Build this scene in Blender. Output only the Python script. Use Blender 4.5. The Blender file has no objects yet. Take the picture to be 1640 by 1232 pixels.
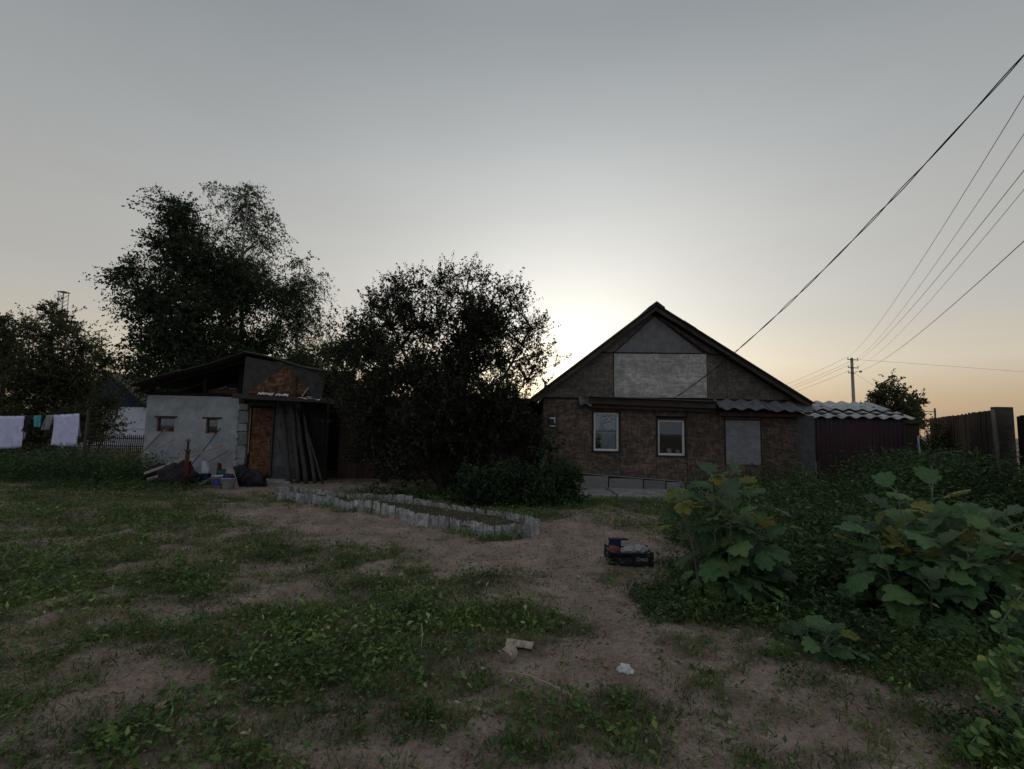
import bpy, bmesh, math, random
import numpy as np
from mathutils import Vector, Matrix, Euler
R = math.radians
random.seed(11); rng = np.random.default_rng(11)
scene = bpy.context.scene
COL = scene.collection

# ------------------------------------------------------------------ camera
cam_d = bpy.data.cameras.new('camera'); cam = bpy.data.objects.new('camera', cam_d); COL.objects.link(cam)
cam_d.sensor_fit = 'HORIZONTAL'; cam_d.sensor_width = 36.0; cam_d.lens = 36.0 * 790 / 1640
cam_d.clip_start = 0.05; cam_d.clip_end = 6000
cam.location = (0, 0, 1.6)
_p, _r = R(5.2), R(1.0)
_f = Vector((0, math.cos(_p), math.sin(_p))); _x = Vector((1, 0, 0)); _u = _x.cross(_f)
_x2 = _x * math.cos(_r) + _u * math.sin(_r); _u2 = _u * math.cos(_r) - _x * math.sin(_r)
cam.rotation_euler = Matrix((_x2, _u2, -_f)).transposed().to_euler()
scene.camera = cam

# ------------------------------------------------------------------ sky: hazy sunset, sun just behind the house
SUN_EL, SUN_AZ = R(5.0), R(6.5)        # azimuth right of +Y
SUN_DIR = Vector((math.sin(SUN_AZ) * math.cos(SUN_EL), math.cos(SUN_AZ) * math.cos(SUN_EL), math.sin(SUN_EL)))
world = bpy.data.worlds.new('World'); scene.world = world; world.use_nodes = True
nt = world.node_tree; nt.nodes.clear()
def N(tree, typ, **kw):
    n = tree.nodes.new(typ)
    for k, v in kw.items():
        if k.startswith('i_'): n.inputs[k[2:]].default_value = v
        else: setattr(n, k, v)
    return n
def ramp(tree, stops, fac=None, interp='LINEAR'):
    n = tree.nodes.new('ShaderNodeValToRGB'); cr = n.color_ramp; cr.interpolation = interp
    while len(cr.elements) < len(stops): cr.elements.new(0.5)
    for e, (p, c) in zip(cr.elements, stops):
        e.position = p; e.color = (c[0], c[1], c[2], 1) if len(c) == 3 else c
    if fac is not None: tree.links.new(fac, n.inputs[0])
    return n
def math_n(tree, op, a, b=None, clamp=False):
    n = tree.nodes.new('ShaderNodeMath'); n.operation = op; n.use_clamp = clamp
    for i, v in enumerate((a, b)):
        if v is None: continue
        if isinstance(v, (int, float)): n.inputs[i].default_value = v
        else: tree.links.new(v, n.inputs[i])
    return n.outputs[0]
def mixc(tree, a, b, fac, blend='MIX'):
    n = tree.nodes.new('ShaderNodeMix'); n.data_type = 'RGBA'; n.blend_type = blend
    for sock, v in ((n.inputs[0], fac), (n.inputs[6], a), (n.inputs[7], b)):
        if isinstance(v, (int, float)): sock.default_value = v
        elif isinstance(v, tuple): sock.default_value = (*v[:3], 1)
        else: tree.links.new(v, sock)
    return n.outputs[2]
tc = N(nt, 'ShaderNodeTexCoord')
nrm = N(nt, 'ShaderNodeVectorMath', operation='NORMALIZE'); nt.links.new(tc.outputs['Generated'], nrm.inputs[0])
sep = N(nt, 'ShaderNodeSeparateXYZ'); nt.links.new(nrm.outputs[0], sep.inputs[0])
elev = math_n(nt, 'MULTIPLY', math_n(nt, 'ARCSINE', sep.outputs[2]), 2 / math.pi, clamp=True)       # 0 horizon .. 1 zenith
dot = N(nt, 'ShaderNodeVectorMath', operation='DOT_PRODUCT'); nt.links.new(nrm.outputs[0], dot.inputs[0]); dot.inputs[1].default_value = SUN_DIR
ang = math_n(nt, 'ARCCOSINE', math_n(nt, 'MINIMUM', dot.outputs['Value'], 0.99999))                     # radians from the sun
base = ramp(nt, [(0.0, (.32, .215, .14)), (0.038, (.42, .315, .205)), (0.078, (.52, .47, .375)), (0.135, (.43, .418, .392)),
                 (0.30, (.325, .342, .348)), (0.46, (.205, .228, .248)), (1.0, (.27, .292, .318))], elev)
east = math_n(nt, 'MULTIPLY', math_n(nt, 'DIVIDE', ang, math.pi), 1.0, clamp=True)
ebase = ramp(nt, [(0.0, (.29, .31, .345)), (0.2, (.37, .40, .445)), (0.46, (.32, .347, .387)), (1.0, (.27, .292, .318))], elev)
toeast = ramp(nt, [(0.28, (0, 0, 0)), (0.68, (1, 1, 1))], east, 'EASE')
sky = mixc(nt, base.outputs[0], ebase.outputs[0], toeast.outputs[0])
glow = math_n(nt, 'EXPONENT', math_n(nt, 'MULTIPLY', ang, -1 / R(15.5)))
gcol = ramp(nt, [(0.0, (1.25, .86, .44)), (0.05, (1.4, 1.14, .78)), (0.14, (1.2, 1.14, 1.0)), (0.4, (1.08, 1.1, 1.08))], elev)
gl = N(nt, 'ShaderNodeVectorMath', operation='SCALE'); nt.links.new(gcol.outputs[0], gl.inputs[0]); nt.links.new(glow, gl.inputs['Scale'])
add = N(nt, 'ShaderNodeVectorMath', operation='ADD'); nt.links.new(sky, add.inputs[0]); nt.links.new(gl.outputs[0], add.inputs[1])
smap = N(nt, 'ShaderNodeMapping'); smap.inputs['Scale'].default_value = (2.2, 2.2, 9.0); smap.inputs['Rotation'].default_value = (.25, .5, 0); nt.links.new(nrm.outputs[0], smap.inputs['Vector'])
snz = N(nt, 'ShaderNodeTexNoise', i_Scale=1.3, i_Detail=4.0, i_Roughness=.5); nt.links.new(smap.outputs[0], snz.inputs['Vector'])      # faint uneven haze
hz = ramp(nt, [(.3, (.978, .98, .982)), (.7, (1.022, 1.02, 1.018))], snz.outputs['Fac'])
bg = N(nt, 'ShaderNodeBackground', i_Strength=1.0); nt.links.new(mixc(nt, add.outputs[0], hz.outputs[0], 1.0, 'MULTIPLY'), bg.inputs['Color'])
wo = N(nt, 'ShaderNodeOutputWorld'); nt.links.new(bg.outputs[0], wo.inputs['Surface'])

sun_d = bpy.data.lights.new('sun', 'SUN'); sun_d.energy = 0.15; sun_d.angle = R(3.0); sun_d.color = (1.0, .66, .36)
sun = bpy.data.objects.new('sun', sun_d); COL.objects.link(sun)
sun.rotation_euler = SUN_DIR.to_track_quat('Z', 'Y').to_euler(); sun.location = (3, 60, 12)
vs = scene.view_settings; vs.view_transform = 'Standard'; vs.look = 'None'; vs.exposure = 0.0; vs.gamma = 1.0; vs.use_curve_mapping = False
scene.cycles.use_denoising = True
scene.cycles.max_bounces = 5; scene.cycles.diffuse_bounces = 2; scene.cycles.transparent_max_bounces = 12

# ------------------------------------------------------------------ materials
MATS = {}
def mat(name, cols, scale=6.0, detail=5.0, rough=.85, bump=.25, bscale=None, stretch=(1, 1, 1), spec=.25, vary=.15, stain=None, dist=0.0):
    """Noise-mottled surface: cols = 2..4 colours along the noise; stain=(colour, scale, amount) lays blotches over it."""
    if name in MATS: return MATS[name]
    m = bpy.data.materials.new(name); m.use_nodes = True; t = m.node_tree; b = t.nodes['Principled BSDF']
    tcn = N(t, 'ShaderNodeTexCoord'); mp = N(t, 'ShaderNodeMapping'); mp.inputs['Scale'].default_value = stretch
    oi = N(t, 'ShaderNodeObjectInfo')
    off = N(t, 'ShaderNodeVectorMath', operation='SCALE'); off.inputs[0].default_value = (37, 11, 23); t.links.new(oi.outputs['Random'], off.inputs['Scale'])
    ad = N(t, 'ShaderNodeVectorMath', operation='ADD'); t.links.new(tcn.outputs['Object'], ad.inputs[0]); t.links.new(off.outputs[0], ad.inputs[1])
    t.links.new(ad.outputs[0], mp.inputs['Vector'])
    nz = N(t, 'ShaderNodeTexNoise', i_Scale=scale, i_Detail=detail, i_Roughness=.62, i_Distortion=dist); t.links.new(mp.outputs[0], nz.inputs['Vector'])
    k = len(cols); st = [(.28 + .44 * i / max(1, k - 1), c) for i, c in enumerate(cols)]
    col = ramp(t, st, nz.outputs['Fac']).outputs[0]
    if stain:
        n2 = N(t, 'ShaderNodeTexNoise', i_Scale=stain[1], i_Detail=6.0, i_Roughness=.7); t.links.new(ad.outputs[0], n2.inputs['Vector'])
        f = ramp(t, [(.45, (0, 0, 0)), (.68, (1, 1, 1))], n2.outputs['Fac']).outputs[0]
        col = mixc(t, col, stain[0], math_n(t, 'MULTIPLY', f, stain[2]))
    v = math_n(t, 'ADD', math_n(t, 'MULTIPLY', oi.outputs['Random'], 2 * vary), 1 - vary)
    hs = N(t, 'ShaderNodeHueSaturation'); t.links.new(col, hs.inputs['Color']); t.links.new(v, hs.inputs['Value'])
    t.links.new(hs.outputs[0], b.inputs['Base Color'])
    b.inputs['Roughness'].default_value = rough; b.inputs['Specular IOR Level'].default_value = spec
    if bump:
        n3 = N(t, 'ShaderNodeTexNoise', i_Scale=bscale or scale * 6, i_Detail=4.0); t.links.new(mp.outputs[0], n3.inputs['Vector'])
        bp = N(t, 'ShaderNodeBump', i_Strength=bump, i_Distance=.02); t.links.new(n3.outputs['Fac'], bp.inputs['Height']); t.links.new(bp.outputs[0], b.inputs['Normal'])
    MATS[name] = m; return m
def osb(name, dark, mid, light, grey=0.0):
    """Oriented strand board: small crossed wood flakes."""
    m = bpy.data.materials.new(name); m.use_nodes = True; t = m.node_tree; b = t.nodes['Principled BSDF']
    tcn = N(t, 'ShaderNodeTexCoord'); oi = N(t, 'ShaderNodeObjectInfo')
    off = N(t, 'ShaderNodeVectorMath', operation='SCALE'); off.inputs[0].default_value = (17, 5, 29); t.links.new(oi.outputs['Random'], off.inputs['Scale'])
    ad = N(t, 'ShaderNodeVectorMath', operation='ADD'); t.links.new(tcn.outputs['Object'], ad.inputs[0]); t.links.new(off.outputs[0], ad.inputs[1])
    facs = []
    for i, (rot, sc) in enumerate(((.5, (6, 6, 21)), (-.7, (22, 6, 6.5)), (1.1, (8, 6, 19)))):
        mp = N(t, 'ShaderNodeMapping'); mp.inputs['Rotation'].default_value = (0, rot, 0); mp.inputs['Scale'].default_value = sc
        t.links.new(ad.outputs[0], mp.inputs['Vector'])
        vo = N(t, 'ShaderNodeTexVoronoi', i_Scale=1.0); t.links.new(mp.outputs[0], vo.inputs['Vector'])
        s = N(t, 'ShaderNodeSeparateColor'); t.links.new(vo.outputs['Color'], s.inputs[0]); facs.append(s.outputs[i])
    f = math_n(t, 'MULTIPLY', math_n(t, 'ADD', math_n(t, 'ADD', facs[0], facs[1]), facs[2]), 1 / 3)
    col = ramp(t, [(.2, dark), (.5, mid), (.78, light)], f).outputs[0]
    n2 = N(t, 'ShaderNodeTexNoise', i_Scale=1.3, i_Detail=6.0, i_Roughness=.7); t.links.new(ad.outputs[0], n2.inputs['Vector'])
    g = ramp(t, [(.3, (.62, .62, .64)), (.7, (1.3, 1.25, 1.2))], n2.outputs['Fac']).outputs[0]
    col = mixc(t, col, g, 1.0, 'MULTIPLY')
    v = math_n(t, 'ADD', math_n(t, 'MULTIPLY', oi.outputs['Random'], .4), .8)
    hs = N(t, 'ShaderNodeHueSaturation'); hs.inputs['Saturation'].default_value = 1 - grey; t.links.new(col, hs.inputs['Color']); t.links.new(v, hs.inputs['Value'])
    t.links.new(hs.outputs[0], b.inputs['Base Color']); b.inputs['Roughness'].default_value = .8; b.inputs['Specular IOR Level'].default_value = .2
    bp = N(t, 'ShaderNodeBump', i_Strength=.3, i_Distance=.004); t.links.new(f, bp.inputs['Height']); t.links.new(bp.outputs[0], b.inputs['Normal'])
    MATS[name] = m; return m
def leafmat(name, stops, transl=.3, rough=.55, drift=1.6):
    """Leaf colour varies from leaf to leaf (random per island)."""
    m = bpy.data.materials.new(name); m.use_nodes = True; t = m.node_tree; b = t.nodes['Principled BSDF']; out = t.nodes['Material Output']
    g = N(t, 'ShaderNodeNewGeometry'); oi = N(t, 'ShaderNodeObjectInfo')
    f = math_n(t, 'FRACT', math_n(t, 'ADD', g.outputs['Random Per Island'], oi.outputs['Random']))
    c = ramp(t, stops, f).outputs[0]
    tcn = N(t, 'ShaderNodeTexCoord'); nz = N(t, 'ShaderNodeTexNoise', i_Scale=drift, i_Detail=3.0, i_Roughness=.6); t.links.new(tcn.outputs['Object'], nz.inputs['Vector'])
    c = mixc(t, c, ramp(t, [(.3, (.5, .55, .5)), (.5, (.95, .95, .9)), (.68, (1.5, 1.35, 1.0))], nz.outputs['Fac']).outputs[0], 1.0, 'MULTIPLY')
    t.links.new(c, b.inputs['Base Color']); b.inputs['Roughness'].default_value = rough; b.inputs['Specular IOR Level'].default_value = .3
    tr = N(t, 'ShaderNodeBsdfTranslucent'); hs = N(t, 'ShaderNodeHueSaturation', i_Saturation=1.15, i_Value=1.3); t.links.new(c, hs.inputs['Color']); t.links.new(hs.outputs[0], tr.inputs['Color'])
    mx = N(t, 'ShaderNodeMixShader', i_Fac=transl); t.links.new(b.outputs[0], mx.inputs[1]); t.links.new(tr.outputs[0], mx.inputs[2]); t.links.new(mx.outputs[0], out.inputs['Surface'])
    MATS[name] = m; return m
osb('osb_dark', (.064, .046, .037), (.106, .078, .061), (.18, .136, .105))
osb('osb_gable', (.10, .083, .069), (.14, .117, .096), (.20, .168, .138), .1)
osb('osb_new', (.34, .325, .30), (.42, .40, .37), (.60, .56, .50), .3)
osb('osb_red', (.07, .032, .018), (.135, .064, .036), (.25, .145, .085))
osb('osb_door', (.06, .026, .014), (.13, .058, .03), (.20, .105, .055))
mat('dark_board', [(.035, .028, .024), (.06, .048, .04), (.085, .07, .058)], 3, stretch=(1, 1, 6), bump=.4)
mat('slate_panel', [(.13, .135, .145), (.19, .19, .195), (.24, .235, .23)], 5, stain=((.10, .085, .07), 3, .5))
mat('canopy_slate', [(.085, .09, .10), (.125, .13, .14), (.17, .17, .175)], 5, stain=((.07, .065, .06), 4, .5))
mat('cement_panel', [(.20, .205, .22), (.27, .275, .29), (.36, .36, .37)], 7, stretch=(1, 1, 2.5), stain=((.15, .15, .155), 3, .6))
mat('plaster', [(.28, .295, .31), (.36, .375, .385), (.43, .435, .44)], 3.5, bump=.8, bscale=26, stain=((.20, .205, .205), 2.2, .7))
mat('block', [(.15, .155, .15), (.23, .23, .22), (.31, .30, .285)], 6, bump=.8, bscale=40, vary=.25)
mat('concrete', [(.24, .235, .225), (.32, .315, .305), (.38, .375, .36)], 4, bump=.5, stain=((.15, .13, .11), 2.5, .6))
mat('plinth_stone', [(.17, .165, .165), (.25, .245, .24), (.33, .32, .31)], 5, bump=.8, stain=((.09, .085, .08), 5, .7), vary=.2)
mat('asbestos', [(.33, .35, .35), (.45, .46, .455), (.55, .55, .54)], 4, bump=.4, stain=((.17, .18, .16), 5, .55), vary=.12)
mat('edging', [(.25, .245, .245), (.40, .395, .39), (.56, .55, .54)], 9, bump=.5, stain=((.11, .10, .09), 7, .8), vary=.28)
mat('roof_sheet', [(.045, .042, .04), (.07, .065, .06), (.10, .09, .082)], 4, stain=((.05, .055, .04), 3, .5))
mat('barge', [(.055, .045, .037), (.085, .069, .055), (.12, .098, .078)], 5, stretch=(1, 1, 1), bump=.3)
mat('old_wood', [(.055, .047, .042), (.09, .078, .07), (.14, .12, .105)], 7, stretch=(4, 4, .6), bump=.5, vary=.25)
mat('brown_wood', [(.045, .028, .022), (.075, .046, .036), (.11, .07, .052)], 5, stretch=(4, 4, .8), bump=.4, vary=.25)
mat('pale_wood', [(.30, .235, .16), (.40, .325, .235), (.50, .42, .32)], 6, stretch=(1, 5, 5), bump=.4)
mat('grey_wood', [(.10, .094, .09), (.15, .14, .133), (.20, .19, .18)], 6, stretch=(4, 4, .7), bump=.5, vary=.2)
mat('white_paint', [(.68, .69, .71), (.78, .79, .80), (.84, .84, .84)], 12, rough=.5, stain=((.35, .33, .30), 14, .35))
mat('window_brown', [(.035, .022, .016), (.06, .036, .026)], 8)
mat('burgundy', [(.045, .02, .027), (.058, .024, .033)], 2, rough=.45, spec=.4, bump=0)
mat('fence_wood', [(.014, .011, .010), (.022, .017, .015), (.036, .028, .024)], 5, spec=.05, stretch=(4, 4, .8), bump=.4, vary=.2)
mat('bay_block', [(.07, .075, .075), (.10, .105, .105), (.135, .135, .13)], 6, bump=.8, bscale=40, vary=.2)  # block with the overhang's shade put into its colour; the pier shares it
mat('pole_wood', [(.05, .046, .044), (.08, .073, .07), (.12, .11, .105)], 7, stretch=(4, 4, .6), bump=.5, vary=.25)  # leaning poles, wood colour darkened for the shade under the overhang
mat('black_plastic', [(.010, .010, .011), (.016, .016, .017)], 5, rough=.45, spec=.4, bump=.1)
mat('rubber', [(.012, .012, .012), (.022, .021, .02)], 9, rough=.8)
mat('cable', [(.012, .012, .012), (.02, .02, .02)], 5, rough=.6, bump=0)
mat('wire', [(.05, .052, .055), (.07, .072, .075)], 5, rough=.5, bump=0)
mat('rust', [(.035, .016, .012), (.06, .024, .017), (.09, .038, .026)], 14, bump=.5)
mat('red_paint', [(.08, .012, .013), (.12, .02, .02)], 10, rough=.5)
mat('steel', [(.16, .16, .165), (.25, .25, .255)], 10, rough=.45)
mat('pole_concrete', [(.25, .235, .22), (.33, .31, .29)], 3, stain=((.16, .14, .12), 2, .4))
mat('bark', [(.03, .026, .022), (.06, .05, .042), (.10, .085, .07)], 7, stretch=(3, 3, .8), bump=.7)
mat('birch_bark', [(.08, .075, .07), (.34, .33, .31), (.46, .45, .43), (.52, .51, .49)], 5, stretch=(1, 1, 5), bump=.3)
mat('log_bark', [(.10, .07, .04), (.40, .34, .25), (.54, .47, .36), (.6, .54, .44)], 9, stretch=(7, 1.5, 1.5), bump=.6)
mat('log_end', [(.22, .16, .13), (.33, .26, .22)], 16, bump=.4)
mat('soil_bed', [(.035, .027, .021), (.065, .05, .038), (.10, .078, .06)], 9, bump=1.0)
mat('crumb', [(.12, .09, .068), (.24, .185, .145), (.40, .34, .29)], 30, bump=0)
mat('tar_sheet', [(.038, .034, .031), (.056, .049, .044), (.08, .07, .062)], 5, stain=((.13, .12, .11), 6, .35))
mat('white_cloth', [(.56, .56, .58), (.68, .68, .69)], 8, rough=.9, bump=.2)
mat('lilac_cloth', [(.58, .57, .80), (.66, .645, .86), (.72, .70, .89)], 3, rough=.9, bump=.15, stain=((.30, .30, .55), 4, .5))
mat('teal_cloth', [(.10, .36, .42), (.14, .44, .50)], 6, rough=.9)
mat('dark_cloth', [(.02, .018, .024), (.04, .036, .045)], 6, rough=.9)
mat('grey_cloth', [(.24, .24, .25), (.36, .355, .36)], 6, rough=.9)
mat('navy', [(.012, .018, .06), (.02, .03, .085)], 6, rough=.7)
mat('red_cloth', [(.14, .03, .03), (.30, .12, .11)], 8, rough=.9)
mat('pink_card', [(.36, .25, .22), (.46, .34, .29)], 5, rough=.9)
mat('blue_print', [(.05, .07, .30), (.09, .11, .38)], 6, rough=.5)
mat('bucket_white', [(.48, .50, .55), (.58, .60, .64)], 7, rough=.45, spec=.4, stain=((.3, .3, .32), 6, .4))
mat('basin_green', [(.012, .06, .045), (.02, .085, .06)], 6, rough=.5)
mat('porcelain', [(.55, .57, .60), (.65, .66, .68)], 6, rough=.3)
mat('curtain', [(.5, .53, .6), (.66, .68, .74), (.76, .77, .8)], 7, rough=.95, stretch=(3, 3, .5))
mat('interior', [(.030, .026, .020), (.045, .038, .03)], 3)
mat('blue_gable', [(.018, .032, .055), (.028, .045, .075)], 4)
mat('neighbour_roof', [(.06, .055, .05), (.09, .082, .075)], 4)
mat('whitewash', [(.60, .65, .73), (.70, .74, .80)], 3)
mat('chalk', [(.26, .26, .26), (.42, .42, .42)], 30, bump=0)
leafmat('leaf_birch', [(0, (.035, .055, .022)), (.5, (.055, .085, .034)), (1, (.08, .115, .045))], .4)
leafmat('leaf_dense', [(0, (.016, .031, .014)), (.5, (.028, .05, .021)), (1, (.045, .076, .032))], .3)
leafmat('leaf_bush', [(0, (.022, .027, .016)), (.5, (.037, .043, .025)), (.93, (.056, .064, .036)), (1, (.11, .09, .055))], .35)
leafmat('leaf_far', [(0, (.04, .05, .024)), (.6, (.068, .08, .038)), (1, (.10, .11, .055))], .35)
leafmat('leaf_shrub', [(0, (.018, .04, .016)), (.6, (.032, .066, .027)), (1, (.05, .095, .037))], .2)
leafmat('leaf_lime', [(0, (.04, .085, .018)), (1, (.075, .135, .03))], .35)
leafmat('leaf_weed', [(0, (.045, .09, .028)), (.45, (.08, .155, .044)), (.8, (.125, .215, .06)), (.95, (.20, .27, .095)), (1, (.40, .44, .29))], .22)
leafmat('grass', [(0, (.055, .085, .03)), (.5, (.10, .15, .05)), (.8, (.165, .185, .08)), (1, (.32, .28, .18))], .2)
leafmat('tall_weed', [(0, (.024, .055, .019)), (.6, (.048, .098, .033)), (.9, (.085, .15, .05)), (1, (.16, .20, .085))], .22)
leafmat('straw', [(0, (.16, .12, .07)), (.6, (.26, .20, .12)), (1, (.40, .34, .25))], .15)
leafmat('vine_leaf', [(0, (.05, .11, .028)), (.6, (.10, .21, .05)), (.9, (.24, .36, .15)), (1, (.36, .38, .07))], .3)
leafmat('petal', [(0, (.52, .47, .36)), (1, (.55, .40, .30))], .3)

def plume_leaf_mat(name, up, under, edge):
    """Lobed leaf: green face, paler underside, darker veins fanning out."""
    m = bpy.data.materials.new(name); m.use_nodes = True; t = m.node_tree; b = t.nodes['Principled BSDF']; out = t.nodes['Material Output']
    g = N(t, 'ShaderNodeNewGeometry'); oi = N(t, 'ShaderNodeObjectInfo'); tcn = N(t, 'ShaderNodeTexCoord')
    c = mixc(t, up, under, g.outputs['Backfacing'])
    nz = N(t, 'ShaderNodeTexNoise', i_Scale=14.0, i_Detail=4.0); t.links.new(tcn.outputs['Object'], nz.inputs['Vector'])
    f = ramp(t, [(.35, (.72, .72, .72)), (.7, (1.2, 1.2, 1.2))], nz.outputs['Fac']).outputs[0]
    c = mixc(t, c, f, 1.0, 'MULTIPLY')
    sx = N(t, 'ShaderNodeSeparateXYZ'); t.links.new(tcn.outputs['Object'], sx.inputs[0])
    th = math_n(t, 'ARCTAN2', sx.outputs[1], math_n(t, 'SUBTRACT', sx.outputs[0], .03))
    vein = ramp(t, [(.0, (1, 1, 1)), (.10, (0, 0, 0))], math_n(t, 'ABSOLUTE', math_n(t, 'SINE', math_n(t, 'MULTIPLY', th, 4.0)))).outputs[0]
    c = mixc(t, c, under, math_n(t, 'MULTIPLY', vein, .6))
    c = mixc(t, c, edge, math_n(t, 'MULTIPLY', ramp(t, [(.55, (0, 0, 0)), (1, (1, 1, 1))], oi.outputs['Random']).outputs[0], .45))
    v = math_n(t, 'ADD', math_n(t, 'MULTIPLY', oi.outputs['Random'], .5), .75)
    hs = N(t, 'ShaderNodeHueSaturation'); t.links.new(c, hs.inputs['Color']); t.links.new(v, hs.inputs['Value'])
    t.links.new(hs.outputs[0], b.inputs['Base Color']); b.inputs['Roughness'].default_value = .6; b.inputs['Specular IOR Level'].default_value = .25
    wv = N(t, 'ShaderNodeTexNoise', i_Scale=45.0, i_Detail=3.0); t.links.new(tcn.outputs['Object'], wv.inputs['Vector'])
    bp = N(t, 'ShaderNodeBump', i_Strength=.35, i_Distance=.006); t.links.new(wv.outputs['Fac'], bp.inputs['Height']); t.links.new(bp.outputs[0], b.inputs['Normal'])
    tr = N(t, 'ShaderNodeBsdfTranslucent'); t.links.new(hs.outputs[0], tr.inputs['Color'])
    mx = N(t, 'ShaderNodeMixShader', i_Fac=.3); t.links.new(b.outputs[0], mx.inputs[1]); t.links.new(tr.outputs[0], mx.inputs[2]); t.links.new(mx.outputs[0], out.inputs['Surface'])
    MATS[name] = m
plume_leaf_mat('plume_green', (.095, .195, .075), (.20, .29, .19), (.16, .23, .07))
plume_leaf_mat('plume_yellow', (.22, .235, .055), (.25, .25, .10), (.28, .22, .045))
mat('plume_stem', [(.10, .135, .09), (.17, .19, .125)], 8, bump=.1)

def glass_mat():
    m = bpy.data.materials.new('glass'); m.use_nodes = True; t = m.node_tree; out = t.nodes['Material Output']; t.nodes.remove(t.nodes['Principled BSDF'])
    gl = N(t, 'ShaderNodeBsdfGlossy', i_Roughness=.03); gl.inputs['Color'].default_value = (.9, .92, .95, 1)
    tr = N(t, 'ShaderNodeBsdfTransparent'); tr.inputs['Color'].default_value = (.82, .86, .86, 1)
    fr = N(t, 'ShaderNodeFresnel', i_IOR=1.5); f = math_n(t, 'ADD', fr.outputs[0], .03, clamp=True)
    mx = N(t, 'ShaderNodeMixShader'); t.links.new(f, mx.inputs[0]); t.links.new(tr.outputs[0], mx.inputs[1]); t.links.new(gl.outputs[0], mx.inputs[2]); t.links.new(mx.outputs[0], out.inputs['Surface'])
    MATS['glass'] = m
glass_mat()

# ------------------------------------------------------------------ mesh helpers
class MB:
    def __init__(s): s.v = []; s.f = []
    def add(s, vs, fs):
        o = len(s.v); s.v += [tuple(p) for p in vs]; s.f += [tuple(i + o for i in f) for f in fs]; return s
    def box(s, x0, x1, y0, y1, z0, z1, M=None, jit=0.0):
        vs = [Vector((x, y, z)) for z in (z0, z1) for y in (y0, y1) for x in (x0, x1)]
        if jit: vs = [p + Vector((random.uniform(-jit, jit), random.uniform(-jit, jit), random.uniform(-jit, jit))) for p in vs]
        if M is not None: vs = [M @ p for p in vs]
        return s.add(vs, [(0, 2, 3, 1), (4, 5, 7, 6), (0, 1, 5, 4), (2, 6, 7, 3), (0, 4, 6, 2), (1, 3, 7, 5)])
    def prism(s, poly, y0, y1):
        n = len(poly); vs = [(x, y0, z) for x, z in poly] + [(x, y1, z) for x, z in poly]
        return s.add(vs, [tuple(range(n)), tuple(range(2 * n - 1, n - 1, -1))] + [((i + 1) % n, i, n + i, n + (i + 1) % n) for i in range(n)])
    def tube(s, pts, rad, sides=6, cap=True):
        pts = [Vector(p) for p in pts]; n = len(pts)
        if isinstance(rad, (int, float)): rad = [rad] * n
        vs = []; prev = None
        for i, p in enumerate(pts):
            d = (pts[min(i + 1, n - 1)] - pts[max(i - 1, 0)]).normalized()
            if prev is None: a = d.orthogonal().normalized()
            else: a = (prev - d * prev.dot(d)).normalized()
            prev = a; b = d.cross(a)
            vs += [p + (a * math.cos(t) + b * math.sin(t)) * rad[i] for t in (2 * math.pi * k / sides for k in range(sides))]
        fs = [(i * sides + k, i * sides + (k + 1) % sides, (i + 1) * sides + (k + 1) % sides, (i + 1) * sides + k) for i in range(n - 1) for k in range(sides)]
        if cap: fs += [tuple(range(sides - 1, -1, -1)), tuple((n - 1) * sides + k for k in range(sides))]
        return s.add(vs, fs)
    def lathe(s, prof, c=(0, 0, 0), sides=16):
        vs = [(c[0] + r * math.cos(2 * math.pi * k / sides), c[1] + r * math.sin(2 * math.pi * k / sides), c[2] + z) for r, z in prof for k in range(sides)]
        fs = [(i * sides + k, i * sides + (k + 1) % sides, (i + 1) * sides + (k + 1) % sides, (i + 1) * sides + k) for i in range(len(prof) - 1) for k in range(sides)]
        fs.append(tuple(range(sides - 1, -1, -1)))
        return s.add(vs, fs)
    def grid(s, fn, nu, nv):
        vs = [fn(i / nu, j / nv) for j in range(nv + 1) for i in range(nu + 1)]
        return s.add(vs, [(j * (nu + 1) + i, j * (nu + 1) + i + 1, (j + 1) * (nu + 1) + i + 1, (j + 1) * (nu + 1) + i) for j in range(nv) for i in range(nu)])
    def mesh(s, name, smooth=False):
        me = bpy.data.meshes.new(name); me.from_pydata(s.v, [], s.f); me.validate()
        bm = bmesh.new(); bm.from_mesh(me); bmesh.ops.recalc_face_normals(bm, faces=bm.faces); bm.to_mesh(me); bm.free()
        if smooth:
            for p in me.polygons: p.use_smooth = True
        return me
    def build(s, name, m, parent=None, smooth=False, bevel=0.0, solid=0.0, **tags):
        return obj(name, s.mesh(name, smooth), m, parent, bevel, solid, **tags)
def obj(name, me, m, parent=None, bevel=0.0, solid=0.0, **tags):
    if m and not me.materials: me.materials.append(MATS[m])
    o = bpy.data.objects.new(name, me); COL.objects.link(o)
    if parent: o.parent = parent
    if solid:
        md = o.modifiers.new('solid', 'SOLIDIFY'); md.thickness = solid; md.offset = 0
    if bevel:
        md = o.modifiers.new('bevel', 'BEVEL'); md.width = bevel; md.segments = 2; md.limit_method = 'ANGLE'
    return tag(o, **tags)
def tag(o, label=None, cat=None, group=None, kind=None):
    if label: o['label'] = label
    if cat: o['category'] = cat
    if group: o['group'] = group
    if kind: o['kind'] = kind
    return o
def thing(name, label, cat, loc=(0, 0, 0), rot=(0, 0, 0), group=None):
    o = bpy.data.objects.new(name, None); COL.objects.link(o); o.location = loc; o.rotation_euler = rot; o.empty_display_size = .2
    return tag(o, label, cat, group)
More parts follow.
